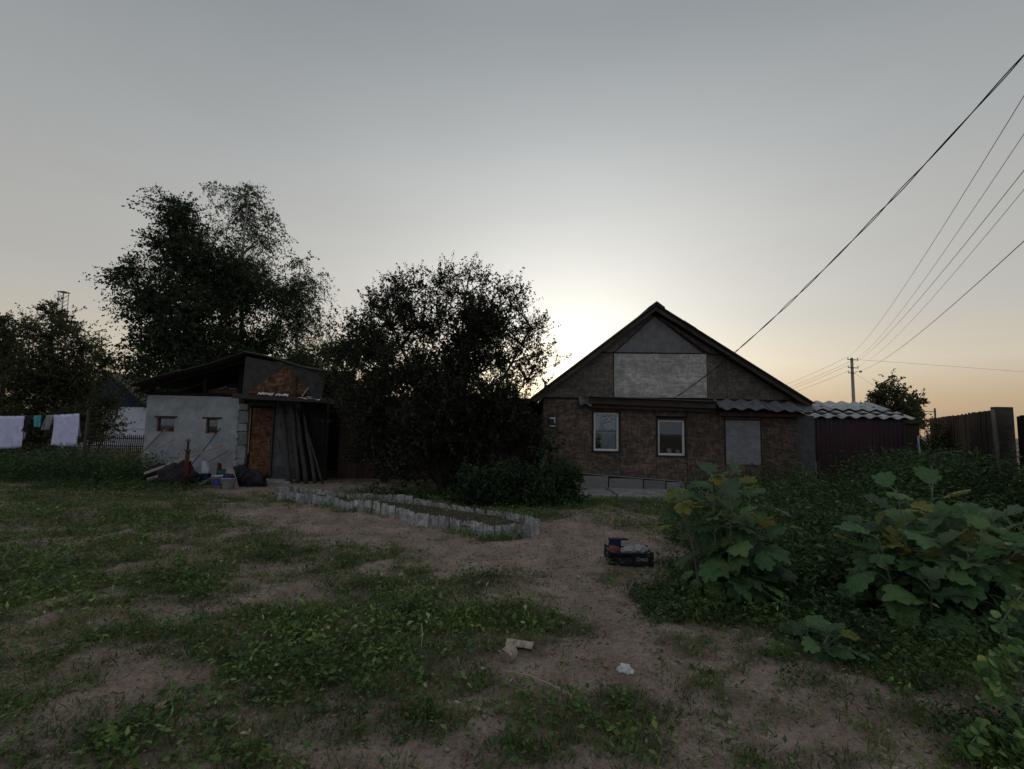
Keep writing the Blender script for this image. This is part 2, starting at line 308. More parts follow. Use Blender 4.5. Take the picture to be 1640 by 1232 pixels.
def np_mesh(name, verts, tris):
    me = bpy.data.meshes.new(name); nv, nf = len(verts), len(tris)
    me.vertices.add(nv); me.vertices.foreach_set('co', np.ascontiguousarray(verts, dtype=np.float32).ravel())
    me.loops.add(nf * 3); me.loops.foreach_set('vertex_index', np.ascontiguousarray(tris, dtype=np.int32).ravel())
    me.polygons.add(nf); me.polygons.foreach_set('loop_start', np.arange(0, nf * 3, 3, dtype=np.int32)); me.polygons.foreach_set('loop_total', np.full(nf, 3, dtype=np.int32))
    me.update(calc_edges=True); return me
def unit(a): return a / np.maximum(np.linalg.norm(a, axis=-1, keepdims=True), 1e-9)
def rdir(n): return unit(rng.normal(size=(n, 3)))
def leaf_arrays(P, D, L, W, fold=.25, Nn=None):
    """Folded diamond leaves: base P, axis D, length L, width W."""
    n = len(P); D = unit(D); Nn = rdir(n) if Nn is None else Nn
    S = unit(np.cross(D, Nn)); Nn = np.cross(S, D); L = L[:, None]; W = W[:, None]
    mid = P + D * L * .45
    V = np.stack([P, mid + S * W * .5 + Nn * W * fold, P + D * L, mid - S * W * .5 + Nn * W * fold], 1).reshape(-1, 3)
    b = np.arange(n)[:, None] * 4
    T = np.concatenate([b + np.array([[0, 1, 2]]), b + np.array([[0, 2, 3]])], 1).reshape(-1, 3)
    return V, T
def strip_arrays(A, B, w, bend=None):
    """Thin triangular needles from A (width w) to B."""
    n = len(A); S = unit(np.cross(B - A, rdir(n))) * (w[:, None] * .5)
    V = np.stack([A - S, A + S, B], 1).reshape(-1, 3); T = np.arange(n * 3).reshape(-1, 3); return V, T
def join_arrays(parts):
    Vs, Ts, o = [], [], 0
    for V, T in parts: Vs.append(V); Ts.append(T + o); o += len(V)
    return np.concatenate(Vs), np.concatenate(Ts)
def dup(o, parent=None, loc=None, rot=None, scl=None):
    c = o.copy(); COL.objects.link(c); c.parent = parent
    if loc is not None: c.location = loc
    if rot is not None: c.rotation_euler = rot
    if scl is not None: c.scale = scl
    for ch in [k for k in o.children]: dup(ch, c)
    return c

# ------------------------------------------------------------------ ground
def vnoise(x, y, seed=0):
    xi = np.floor(x).astype(np.int64); yi = np.floor(y).astype(np.int64); fx = x - xi; fy = y - yi
    fx = fx * fx * (3 - 2 * fx); fy = fy * fy * (3 - 2 * fy)
    def h(a, b):
        k = (a * 374761393 + b * 668265263 + seed * 982451653) & 0xFFFFFFFF
        k = ((k ^ (k >> 13)) * 1274126177) & 0xFFFFFFFF
        return ((k ^ (k >> 16)) & 0xFFFF) / 65535.0
    return (h(xi, yi) * (1 - fx) + h(xi + 1, yi) * fx) * (1 - fy) + (h(xi, yi + 1) * (1 - fx) + h(xi + 1, yi + 1) * fx) * fy
def fbm(x, y, seed=0, oct=4):
    s = 0; a = .5; tot = 0
    for i in range(oct): s = s + a * vnoise(x * 2 ** i, y * 2 ** i, seed + i); tot += a; a *= .5
    return s / tot
def ground_h(x, y):
    x = np.asarray(x, dtype=float); y = np.asarray(y, dtype=float)
    fade = np.clip(1 - np.maximum(np.abs(x) - 9, 0) / 4, 0, 1) * np.clip((12.6 - y) / 2.0, 0, 1)
    return fade * ((fbm(x * .8, y * .8, 5) - .5) * .20 + (fbm(x * 2.6, y * 2.6, 9) - .5) * .09 + (fbm(x * 7, y * 7, 12) - .5) * .045)
BARE = [(-3.4, 9.2, 2.0, .8, 1.4), (-1.6, 7.7, 1.8, .85, 1.4), (.3, 6.6, 1.3, .8, 1.2), (1.1, 7.4, .8, 1.2, 1.0), (-5.6, 13.4, 2.2, 1.0, 1.2), (-6.4, 12.3, 1.6, .6, .9),
        (.75, 5.1, .45, .9, 1.0), (.95, 4.3, .35, .6, .8), (.35, 3.45, .45, .35, 1.1), (.7, 3.75, .35, .3, .7), (1.35, 3.0, .5, .25, .45), (2.0, 2.75, .5, .35, .6), (1.65, 4.15, .3, .5, .9),
        (-.05, 2.95, .25, .3, .8), (-.7, 2.55, .25, .2, .8), (2.2, 9.6, .9, .8, .8), (-2.9, 4.3, .5, .3, .6), (-2.3, 3.4, .3, .25, .6), (-1.3, 5.9, .7, .3, .5), (.1, 2.4, .3, .15, .4), (-2.0, 4.9, .4, .2, .6), (1.0, 2.5, .4, .2, .3)]
LUSH = [(-1.2, 3.6, .6, .4, .6), (-.3, 4.5, .8, .35, .5), (-1.2, 2.9, .5, .3, .5), (.85, 3.05, .3, .25, .5), (-3.6, 5.2, 1.2, .5, .3), (-2.6, 6.4, 1.0, .4, .35), (.0, 5.4, .6, .3, .4), (.45, 2.8, .35, .2, .4)]
def cover(x, y):
    c = .53 + (fbm(x * .8, y * 1.2, 21) - .5) * 1.0 + (fbm(x * 3.0, y * 4.2, 31) - .5) * 1.1 + (fbm(x * 9, y * 11, 37) - .5) * .9
    for (bx, by, rx, ry, a) in BARE: c = c - .68 * a * np.exp(-(((x - bx) / rx) ** 2 + ((y - by) / ry) ** 2))
    for (bx, by, rx, ry, a) in LUSH: c = c + .6 * a * np.exp(-(((x - bx) / rx) ** 2 + ((y - by) / ry) ** 2))
    return np.clip(c, 0, 1)
def axis(dense0, dense1, step, lo, hi):
    a = list(np.arange(dense0, dense1 + 1e-6, step)); s = step; v = a[-1]
    while v < hi: s *= 1.22; v += s; a.append(v)
    s = step; v = a[0]; pre = []
    while v > lo: s *= 1.22; v -= s; pre.append(v)
    return np.array(pre[::-1] + a)
gx = axis(-7.5, 5.5, .06, -2500, 2500); gy = axis(2.0, 12.5, .055, -300, 4000)
X, Yg = np.meshgrid(gx, gy); Z = ground_h(X, Yg); nx, ny = len(gx), len(gy)
V = np.stack([X, Yg, Z], -1).reshape(-1, 3)
ii = (np.arange(ny - 1)[:, None] * nx + np.arange(nx - 1)[None, :]).ravel()
T = np.concatenate([np.stack([ii, ii + 1, ii + nx + 1], 1), np.stack([ii, ii + nx + 1, ii + nx], 1)])
gme = np_mesh('ground', V, T); gme.polygons.foreach_set('use_smooth', np.ones(len(T), dtype=bool))
at = gme.attributes.new('cover', 'FLOAT', 'POINT'); at.data.foreach_set('value', cover(V[:, 0], V[:, 1]).astype(np.float32))
def ground_mat():
    m = bpy.data.materials.new('soil'); m.use_nodes = True; t = m.node_tree; b = t.nodes['Principled BSDF']
    tcn = N(t, 'ShaderNodeTexCoord'); a = N(t, 'ShaderNodeAttribute', attribute_name='cover')
    def nz(sc, det=6.0, ro=.65):
        n = N(t, 'ShaderNodeTexNoise', i_Scale=sc, i_Detail=det, i_Roughness=ro); t.links.new(tcn.outputs['Object'], n.inputs['Vector']); return n.outputs['Fac']
    dirt = ramp(t, [(.25, (.23, .168, .132)), (.5, (.375, .288, .236)), (.72, (.51, .41, .345))], nz(2.2)).outputs[0]
    fine = ramp(t, [(.32, (.38, .37, .36)), (.5, (.95, .94, .93)), (.68, (1.25, 1.22, 1.2))], nz(30, 8, .8)).outputs[0]
    dirt = mixc(t, dirt, fine, 1.0, 'MULTIPLY')
    green = ramp(t, [(.3, (.068, .058, .036)), (.55, (.15, .12, .082)), (.75, (.27, .215, .158))], nz(11)).outputs[0]
    f = math_n(t, 'ADD', a.outputs['Fac'], math_n(t, 'MULTIPLY', math_n(t, 'SUBTRACT', nz(9), .5), .9))
    fr = ramp(t, [(.12, (0, 0, 0)), (.9, (1, 1, 1))], f).outputs[0]
    t.links.new(mixc(t, dirt, green, fr), b.inputs['Base Color']); b.inputs['Roughness'].default_value = .95; b.inputs['Specular IOR Level'].default_value = .1
    h = math_n(t, 'ADD', nz(14, 6, .7), math_n(t, 'MULTIPLY', nz(70, 3, .6), .35))
    bp = N(t, 'ShaderNodeBump', i_Strength=1.0, i_Distance=.05); t.links.new(h, bp.inputs['Height']); t.links.new(bp.outputs[0], b.inputs['Normal'])
    MATS['soil'] = m
ground_mat()
obj('ground', gme, 'soil', kind='structure')
def gz(x, y): return float(ground_h(np.array([x]), np.array([y]))[0])

# ------------------------------------------------------------------ the dwelling house
HY = 13.5
house = thing('dwelling_house', 'single-storey house clad in dark strand board with a wide gable and three front openings', 'house', (4.3, HY, 0))
def hp(mb, name, m, parent=None, **k):       # a part given in world coordinates, stored relative to the house origin
    o = mb.build(name, m, parent or house, **k)
    o.data.transform(Matrix.Translation((-4.3, -HY, 0))); return o
# wall core, left open behind the two glazed windows
w = MB()
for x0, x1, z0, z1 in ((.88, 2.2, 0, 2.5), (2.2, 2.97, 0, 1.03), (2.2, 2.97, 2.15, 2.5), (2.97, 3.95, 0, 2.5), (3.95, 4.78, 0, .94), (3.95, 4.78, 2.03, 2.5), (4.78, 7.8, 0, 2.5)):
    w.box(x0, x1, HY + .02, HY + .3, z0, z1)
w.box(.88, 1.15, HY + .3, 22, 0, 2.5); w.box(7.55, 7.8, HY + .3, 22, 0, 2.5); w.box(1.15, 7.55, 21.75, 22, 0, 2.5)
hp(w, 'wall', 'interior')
hp(MB().prism([(.9, 2.5), (7.78, 2.5), (3.9, 4.95)], HY + .05, HY + .2), 'gable_wall', 'dark_board')
hp(MB().box(1.15, 7.55, HY + .3, 21.7, 2.42, 2.47), 'ceiling_boards', 'dark_board'); hp(MB().box(1.15, 7.55, HY + .31, 21.7, .4, .45), 'floor_boards', 'dark_board')
# strand-board sheets of the front wall, each its own piece; the lower edge climbs to the left
def zb(x): return .47 - (x - 1.65) * .063
for x0, x1, z0, z1 in ((.86, 2.2, None, 2.44), (2.2, 2.97, None, 1.03), (2.2, 2.97, 2.15, 2.44), (2.97, 3.95, None, 2.44), (3.95, 4.78, None, .94), (3.95, 4.78, 2.03, 2.44),
                       (4.78, 5.83, None, 2.44), (5.83, 6.79, None, .75), (5.83, 6.79, 1.96, 2.44), (6.79, 7.82, None, 2.44)):
    a, b = (z0, z0) if z0 else (zb(x0), zb(x1)); g = .006; y = HY + random.uniform(-.006, .004)
    hp(MB().prism([(x0 + g, a), (x1 - g, b), (x1 - g, z1), (x0 + g, z1)], y, y + .014), 'wall_panel', 'osb_dark')
hp(MB().box(5.84, 6.785, HY - .012, HY + .016, .76, 1.95), 'window_board', 'cement_panel', label='grey cement board closing the right-hand window')
for x0, x1, z0, z1 in ((5.80, 5.84, .74, 1.99), (6.785, 6.82, .74, 1.99), (5.84, 6.785, 1.95, 1.985)):
    hp(MB().box(x0, x1, HY - .02, HY - .006, z0, z1), 'casing', 'window_brown')
# gable sheets
for poly, m, y in (([(2.8, 2.52), (5.34, 2.55), (5.34, 3.755), (2.8, 3.73)], 'osb_new', .03), ([(2.84, 3.77), (5.22, 3.79), (3.93, 4.80)], 'slate_panel', .012),
                   ([(.95, 2.50), (2.785, 2.50), (2.785, 3.735), (2.2, 3.735), (.95, 2.66)], 'osb_gable', 0), ([(2.38, 3.765), (2.79, 3.765), (3.87, 4.78), (3.82, 4.86)], 'osb_gable', .006),
                   ([(5.36, 2.53), (5.89, 2.53), (5.89, 3.63), (5.80, 3.72), (5.36, 3.745)], 'osb_gable', .004), ([(5.90, 2.53), (7.62, 2.53), (7.62, 2.58), (5.90, 3.64)], 'osb_gable', 0),
                   ([(3.99, 4.84), (4.08, 4.72), (5.45, 3.77), (5.72, 3.77)], 'osb_gable', .008)):
    o = hp(MB().prism(poly, HY - .02 - y, HY - .004 - y), 'gable_panel', m)
    if m == 'osb_new': o['label'] = 'pale new strand-board sheet in the middle of the gable'
    if m == 'slate_panel': o['label'] = 'dark blue-grey triangular sheet under the ridge'
# roof: two corrugated slopes, barge boards, ridge cap
ridge, eL, eR = (3.88, 5.06), (.52, 2.43), (8.08, 2.43)
for e in (eL, eR):
    def slope(u, v, e=e):
        k = .02 * math.sin(v * 9.2 / .19 * 2 * math.pi)
        return (ridge[0] + (e[0] - ridge[0]) * u, 13.12 + v * 9.2, ridge[1] + (e[1] - ridge[1]) * u + k)
    hp(MB().grid(slope, 6, 190), 'roof_slope', 'roof_sheet', solid=.03)
    d = Vector((e[0] - ridge[0], 0, e[1] - ridge[1])); L = d.length; d.normalize(); n = Vector((-d.z, 0, d.x)); n = n if n.z > 0 else -n
    b = MB(); segs = 8
    for i in range(segs):      # boards nailed end to end, not quite in line
        a0, a1 = L * i / segs, L * (i + 1) / segs; o1, o2 = random.uniform(-.012, .012), random.uniform(-.012, .012)
        P = [Vector((ridge[0], 0, ridge[1])) + d * a0 + n * (-.035 + o1), Vector((ridge[0], 0, ridge[1])) + d * a1 + n * (-.035 + o1), Vector((ridge[0], 0, ridge[1])) + d * a1 + n * (-.125 + o2), Vector((ridge[0], 0, ridge[1])) + d * a0 + n * (-.125 + o2)]
        y = 13.2 + random.uniform(-.01, .01)
        hp(MB().prism([(p.x, p.z) for p in P], y, y + .028), 'barge_board', 'barge')
    s = MB(); P = [Vector((ridge[0], 0, ridge[1])) + d * 0.1 + n * -.06, Vector((ridge[0], 0, ridge[1])) + d * (L - .1) + n * -.06, Vector((ridge[0], 0, ridge[1])) + d * (L - .1) + n * -.09, Vector((ridge[0], 0, ridge[1])) + d * .1 + n * -.09]
    hp(s.prism([(p.x, p.z) for p in P], 13.235, 21.9), 'soffit', 'dark_board')
rc = MB(); rc.prism([(3.66, 4.93), (3.88, 5.09), (4.10, 4.93), (4.10, 4.965), (3.88, 5.13), (3.66, 4.965)], 13.08, 22.3); hp(rc, 'ridge_cap', 'roof_sheet')
hp(MB().prism([(4.62, 4.58), (4.95, 4.373), (4.95, 4.41), (4.62, 4.617)], 13.1, 13.6), 'roof_patch', 'roof_sheet')
# ledge beam over the windows
o = hp(MB().prism([(2.1, 2.33), (5.5, 2.25), (5.5, 2.42), (2.1, 2.50)], 13.22, 13.47), 'ledge_beam', 'dark_board')
hp(MB().prism([(2.1, 2.505), (5.52, 2.425), (5.52, 2.45), (2.1, 2.53)], 13.12, 13.47), 'ledge_board', 'old_wood', parent=None)
hp(MB().prism([(2.14, 2.22), (5.48, 2.16), (5.48, 2.245), (2.14, 2.325)], 13.34, 13.47), 'ledge_batten', 'brown_wood')
# corrugated canopy strip above the closed window, broken scrap at the left end
def canopy(x0, x1, ytop, ybot, ztop, zbot, amp=.03, pitch=.385, jag=0):
    nu = int((x1 - x0) / .03)
    def fn(u, v):
        x = x0 + (x1 - x0) * u; j = jag * math.sin(x * 23) * v
        return (x, ytop + (ybot - ytop) * v, ztop + (zbot - ztop) * v + amp * math.cos((x - x0) * 2 * math.pi / pitch) + j)
    return MB().grid(fn, nu, 3)
hp(canopy(5.5, 6.85, 13.46, 13.02, 2.5, 2.24), 'canopy_sheet', 'canopy_slate', solid=.012); hp(canopy(6.82, 8.12, 13.46, 13.03, 2.47, 2.21), 'canopy_sheet', 'canopy_slate', solid=.012)
hp(canopy(1.82, 2.14, 13.46, 13.15, 2.5, 2.3, jag=.05), 'canopy_scrap', 'canopy_slate', solid=.012)
hp(MB().box(5.6, 7.9, 13.3, 13.46, 2.06, 2.14), 'canopy_batten', 'brown_wood')
# windows
def window(x0, x1, z0, z1, bar, curtain):
    f = MB(); t = .055; y0, y1 = HY + .06, HY + .115
    f.box(x0, x0 + t, y0, y1, z0, z1); f.box(x1 - t, x1, y0, y1, z0, z1); f.box(x0 + t, x1 - t, y0, y1, z0, z0 + t); f.box(x0 + t, x1 - t, y0, y1, z1 - t, z1)
    win = hp(f, 'window', 'white_paint', bevel=.004)
    c = MB(); s = .05; yy0, yy1 = HY - .022, HY + .13
    for a in ((x0 - s, x0 - .003, z0 - s, z1 + s), (x1 + .003, x1 + s, z0 - s, z1 + s), (x0 - .003, x1 + .003, z1 + .003, z1 + s), (x0 - .003, x1 + .003, z0 - s, z0 - .003)):
        c.box(a[0], a[1], yy0, yy1, a[2], a[3])
    hp(c, 'casing', 'window_brown', parent=win)
    panes = [(z0 + t, z1 - t)] if not bar else [(z0 + t, bar - .012), (bar + .012, z1 - t)]
    if bar: hp(MB().box(x0 + t, x1 - t, y0 + .008, y1 - .008, bar - .012, bar + .012), 'glazing_bar', 'window_brown', parent=win)
    for a, b in panes: hp(MB().box(x0 + t, x1 - t, HY + .085, HY + .09, a, b), 'pane', 'glass', parent=win)
    if curtain:
        cu = MB().grid(lambda u, v: (x0 + .02 + (x1 - x0 - .04) * u, HY + .17 + .022 * math.sin(u * 40) + .01 * math.sin(u * 17 + v * 3), z0 + (z1 - z0) * v), 48, 6)
        hp(cu, 'curtain', 'curtain', parent=win, smooth=True)
        lv = MB()                                                     # dark leaf shapes imitating a tree's reflection in the pane, proud of the curtain
        for i in range(70):
            u = random.choice((random.uniform(.06, .35), random.uniform(.25, .8))); v = random.uniform(.05, .5) if u < .3 else random.uniform(.5, .95)
            cx, cz = x0 + (x1 - x0) * u, z0 + (z1 - z0) * v; a = random.uniform(-.7, .7); l = random.uniform(.03, .07)
            dx, dz = math.cos(a) * l, math.sin(a) * l
            lv.add([(cx - dx, HY + .13, cz - dz), (cx + dz * .3, HY + .128, cz - dx * .3), (cx + dx, HY + .13, cz + dz), (cx - dz * .3, HY + .128, cz + dx * .3)], [(0, 1, 2, 3)])
        hp(lv, 'painted_reflection', 'interior', parent=win)['kind'] = 'stuff'
    else:
        hp(MB().box(x0 - .1, x1 + .1, HY + .12, HY + .36, z0 - .03, z0 + .03), 'inner_sill', 'white_paint', parent=win)
    return win
window(2.25, 2.94, 1.06, 2.11, 1.60, True); window(4.0, 4.74, .97, 1.94, None, False)
# cups on the inner sill
def cup(x, y, z, r, h, m, label, name, cat):
    MB().lathe([(r * .7, 0), (r * .85, h * .1), (r, h), (r * .92, h), (r * .8, h * .12), (.001, h * .1)], (x, y, z), 14).build(name, m, smooth=True, label=label, cat=cat)
cup(4.36, HY + .2, 1.001, .075, .15, 'porcelain', 'white pot in the middle of the square window sill', 'flower_pot', 'pot')
cup(4.60, HY + .22, 1.001, .06, .12, 'porcelain', 'small pale cup at the right of the square window sill', 'cup', 'cup')
cup(4.12, HY + .2, 1.001, .05, .12, 'basin_green', 'green jar in the left corner of the square window sill', 'jar', 'jar')
# electricity box with white edge on the left of the wall
mbx = thing('meter_box', 'small dark meter box with a white bracket on the wall near the bush', 'meter box', (1.11, HY - .02, 1.82))
MB().box(-.08, .08, -.09, 0, -.13, .13).build('case', 'black_plastic', mbx, bevel=.01)
b = MB(); b.box(-.075, .075, -.1, -.092, .085, .125); b.box(.045, .075, -.1, -.092, -.03, .085); b.box(-.075, .075, -.1, -.092, -.125, -.095); b.build('bracket', 'white_paint', mbx)
# plinth of rough blocks
x = .9
while x < 7.7:
    L = random.uniform(.42, .95); x1 = min(x + L, 7.75)
    zt = min(zb(x), zb(x1)) - .012
    if zt > .1: hp(MB().box(x + .012, x1 - .012, HY - .05 + random.uniform(-.02, .015), HY + .018, -.05, zt, jit=.008), 'plinth_block', 'plinth_stone', bevel=.018)
    x = x1
hp(MB().prism([(.88, zb(.88) - .008), (4.9, zb(4.9) - .008), (4.9, zb(4.9) + .012), (.88, zb(.88) + .012)], HY - .06, HY - .008), 'plinth_sill', 'plinth_stone')
# concrete apron before the house
ap = MB()
xs = np.linspace(1.4, 6.2, 9)
for i in range(8):
    a, b_ = xs[i], xs[i + 1]; y = 12.05 + .12 * math.sin(i * 1.7)
    ap.box(a + .004, b_ - .004, y, HY - .06, -.2, .075 + random.uniform(-.012, .012), jit=.012)
ap.build('apron_pavement', 'concrete', bevel=.015, kind='structure')

# grey end pier between house and lean-to
pier = thing('grey_pier', 'narrow grey rendered pier between the house and the burgundy wall', 'pier', (8.05, 13.62, 0))
MB().box(-.2, .3, 0, .5, 0, 2.12).build('pier_body', 'bay_block', pier, bevel=.01)

# ------------------------------------------------------------------ burgundy lean-to with corrugated asbestos roof
lean = thing('lean_to', 'low lean-to walled with burgundy profiled sheet under wavy white roofing', 'lean-to', (9.7, 13.85, 0))
X0 = 9.7; Y0 = 13.85
nsh = 3; wdt = (11.02 - 8.47) / nsh
for k in range(nsh):
    a = 8.47 + k * wdt
    m = MB(); prof = []
    x = 0.0
    while x < wdt - .001:
        for dx, dy in ((0, 0), (.055, 0), (.07, -.018), (.10, -.018), (.115, 0)): 
            if x + dx <= wdt: prof.append((x + dx, dy))
        x += .1275
    prof.append((wdt - .002, 0))
    vs = [(a + px - X0, py + .006 * (k % 2), z) for z in (.02, 2.14) for px, py in prof]; n = len(prof)
    m.add(vs, [(i, i + 1, n + i + 1, n + i) for i in range(n - 1)])
    m.build('wall_sheet', 'burgundy', lean, solid=.002)
def sheet(x0, x1, y0, y1, z0, z1, name='roof_sheet'):
    m = MB().grid(lambda u, v: (x0 + (x1 - x0) * u - X0, y0 + (y1 - y0) * v - Y0, z0 + (z1 - z0) * v + .03 * math.cos((x0 + (x1 - x0) * u - 8.2) * 2 * math.pi / .385)), int((x1 - x0) / .027), 2)
    return m.build(name, 'asbestos', lean, solid=.012, smooth=True)
for k, (a, b) in enumerate(((8.22, 9.25), (9.21, 10.25), (10.21, 11.2))):
    sheet(a, b, 13.68, 14.35, 2.09 + .012 * (k % 2), 2.30 + .012 * (k % 2))
for k, (a, b) in enumerate(((8.32, 9.3), (9.26, 10.2), (10.16, 10.95))):
    sheet(a, b, 14.22, 15.1, 2.33 + .012 * (k % 2), 2.60 + .012 * (k % 2))
MB().box(8.3 - X0, 11.1 - X0, .12, .16, 1.95, 2.24).build('gap_filler', 'dark_board', lean); MB().box(8.4 - X0, 10.9 - X0, .75, .78, 2.0, 2.45).build('gap_filler', 'dark_board', lean)  # dark boards added behind the sheets to block daylight through the roof waves
for y, z in ((13.95, 2.10), (14.9, 2.46)): MB().box(8.3 - X0, 11.1 - X0, y - Y0, y - Y0 + .06, z - .06, z).build('rafter', 'brown_wood', lean)
for i in range(9): MB().box(11.03 - X0 + .001 * i, 11.05 - X0, .1 + i * .14, .235 + i * .14, 0.05, 2.0 + .03 * i).build('side_board', 'grey_wood', lean)
MB().box(8.33 - X0, 8.45 - X0, -.06, .06, 0, 2.02).build('corner_post', 'grey_wood', lean)
MB().box(8.31 - X0, 8.44 - X0, -.09, -.062, 0.05, .86).build('post_facing', 'white_paint', lean, label='white painted board on the foot of the corner post')
MB().box(11.06 - X0, 11.62 - X0, .25, .3, .1, 1.98).build('side_screen', 'dark_board', lean)
MB().box(11.03 - X0, 11.72 - X0, .18, .34, 1.96, 2.05).build('side_rail', 'dark_board', lean)
MB().tube([(11.33, 13.75, .02), (11.335, 13.77, .9), (11.32, 13.78, 1.62)], [.03, .026, .022], 7).build('white_stake', 'white_paint', label='thin white stake standing right of the burgundy lean-to', cat='stake')

# ------------------------------------------------------------------ block outbuilding on the left
SY = 14.4
shed = thing('block_outbuilding', 'grey plastered block outbuilding with two tiny windows and a plank-open gable', 'outbuilding', (-8.5, SY, 0))
def sp(mb, name, m, parent=None, **k):
    o = mb.build(name, m, parent or shed, **k); o.data.transform(Matrix.Translation((8.5, -SY, 0))); return o
pw = MB()      # plastered front wall pieced round the windows
for x0, x1, z0, z1 in ((-10.64, -10.31, 0, 2.42), (-10.31, -9.79, 0, 1.36), (-10.31, -9.79, 1.77, 2.42), (-9.79, -8.88, 0, 2.41), (-8.88, -8.53, 0, 1.33), (-8.88, -8.53, 1.76, 2.41), (-8.53, -7.97, 0, 2.40)):
    pw.box(x0, x1, SY, SY + .3, z0, z1)
sp(pw, 'front_wall', 'plaster')
# ragged plaster edge against the bare corner blocks
for i in range(11):
    z = i * .2; sp(MB().prism([(-7.975, z), (-7.96 + random.uniform(0, .05), z + .02), (-7.96 + random.uniform(0, .07), z + .12), (-7.975, z + .19)], SY - .008, SY + .02), 'plaster_edge', 'plaster')
z = 0.0
while z < 2.2:
    h = random.choice((.2, .24, .36, .39)); sp(MB().box(-7.965, -7.69 + random.uniform(-.015, .015), SY + random.uniform(.004, .02), SY + .32, z + .012, min(z + h, 2.32), jit=.008), 'corner_block', 'block', bevel=.012); z += h + .004
sp(MB().box(-10.6, -10.3, SY + .3, 18.4, 0, 2.4), 'side_wall', 'plaster'); sp(MB().box(-10.3, -5.4, 18.1, 18.4, 0, 3.0), 'rear_wall', 'dark_board')
for (x0, x1, z0, z1, l0, l1) in ((-10.31, -9.79, 1.36, 1.77, -10.37, -9.73), (-8.88, -8.53, 1.33, 1.76, -8.98, -8.42)):
    f = MB(); t = .035
    f.box(x0, x0 + t, SY + .06, SY + .12, z0, z1); f.box(x1 - t, x1, SY + .06, SY + .12, z0, z1); f.box(x0 + t, x1 - t, SY + .06, SY + .12, z0, z0 + t); f.box(x0 + t, x1 - t, SY + .06, SY + .12, z1 - t, z1)
    win = sp(f, 'window', 'osb_red')
    sp(MB().box(l0, l1, SY - .03, SY + .1, z1 + .002, z1 + .045), 'lintel', 'dark_board', parent=win)
    sp(MB().box(x0 + t, x1 - t, SY + .085, SY + .09, z0 + t, z1 - t), 'pane', 'glass', parent=win)
    sp(MB().box(x0 - .05, x1 + .05, SY + .31, SY + .33, z0 - .1, z1 + .1), 'inner_screen', 'interior', parent=win)
    if x0 > -9: 
        for k in range(3): sp(MB().box(x0 + t, x1 - t, SY + .1, SY + .112, z0 + .06 + k * .12, z0 + .15 + k * .12), 'shutter_slat', 'brown_wood', parent=win)
# door bay
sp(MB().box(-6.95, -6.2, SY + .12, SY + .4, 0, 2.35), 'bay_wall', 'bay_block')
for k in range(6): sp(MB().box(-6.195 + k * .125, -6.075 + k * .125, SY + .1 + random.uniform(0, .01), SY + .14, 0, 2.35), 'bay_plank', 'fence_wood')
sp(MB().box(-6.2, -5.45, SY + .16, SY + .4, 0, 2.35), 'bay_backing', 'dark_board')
z = 0.02
for r in range(6):
    x = -6.94 + (.0 if r % 2 else -.2)
    while x < -6.25:
        a, b_ = max(x, -6.94), min(x + .39, -6.21)
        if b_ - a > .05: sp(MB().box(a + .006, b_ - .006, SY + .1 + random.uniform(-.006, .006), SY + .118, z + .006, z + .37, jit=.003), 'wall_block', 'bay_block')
        x += .4
    z += .385
fr = MB(); fr.box(-7.69, -7.64, SY + .03, SY + .2, .1, 2.16); fr.box(-6.97, -6.93, SY + .03, SY + .2, .1, 2.16); fr.box(-7.69, -6.93, SY + .02, SY + .2, 2.16, 2.26)
sp(fr, 'door_frame', 'dark_board')
door = sp(MB().prism([(-7.60, .16), (-6.985, .18), (-6.98, 2.08), (-7.575, 2.10)], SY + .07, SY + .095), 'door', 'osb_door')
sp(MB().box(-7.635, -7.615, SY + .04, SY + .06, .75, 2.08), 'door_batten', 'pale_wood', parent=door)
sp(MB().box(-7.05, -7.03, SY + .03, SY + .07, 1.05, 1.2), 'handle', 'steel', parent=door)
sp(MB().box(-7.5, -6.1, SY - .55, SY + .05, -.1, .07, jit=.02), 'door_step', 'concrete', bevel=.02)
# roof
rp, lp, rr = (-7.55, 3.64), (-10.75, 2.64), (-5.0, 3.08)
for (a, b_) in ((lp, rp), (rp, rr)):
    for k in range(5):
        y0 = 13.78 + k * .96
        o = sp(MB().grid(lambda u, v: (a[0] + (b_[0] - a[0]) * u, y0 + .94 * v, a[1] + (b_[1] - a[1]) * u + (.0, .025, -.012, .018, .005)[k] + .03 * math.sin(u * 7 + k * 2) + .018 * math.sin(v * 5 * 2 * math.pi)), 10, 20), 'roof_sheet', 'roof_sheet', solid=.02)
for (x0, z0, x1, z1, y) in ((-10.9, 2.55, -7.6, 3.56, 14.2), (-10.9, 2.55, -7.6, 3.56, 16.2), (-7.6, 3.56, -5.05, 3.0, 14.35)):
    sp(MB().prism([(x0, z0 - .10), (x1, z1 - .12), (x1, z1), (x0, z0)], y, y + .06), 'rafter', 'fence_wood')
for x0, x1, z1 in ((-9.06, -8.96, 3.03), (-8.02, -7.9, 3.36), (-10.6, -10.5, 2.6)): sp(MB().box(x0, x1, SY + .02, SY + .1, 2.42, z1), 'gable_post', 'fence_wood')
sp(MB().prism([(-10.7, 2.425), (-7.6, 2.42), (-7.6, 2.49), (-10.7, 2.52)], SY - .03, SY + .14), 'wall_plate', 'fence_wood')
sp(MB().prism([(-9.0, 2.5), (-7.7, 2.5), (-7.7, 2.62), (-9.0, 2.66)], SY + .3, SY + .33), 'loft_board', 'brown_wood')
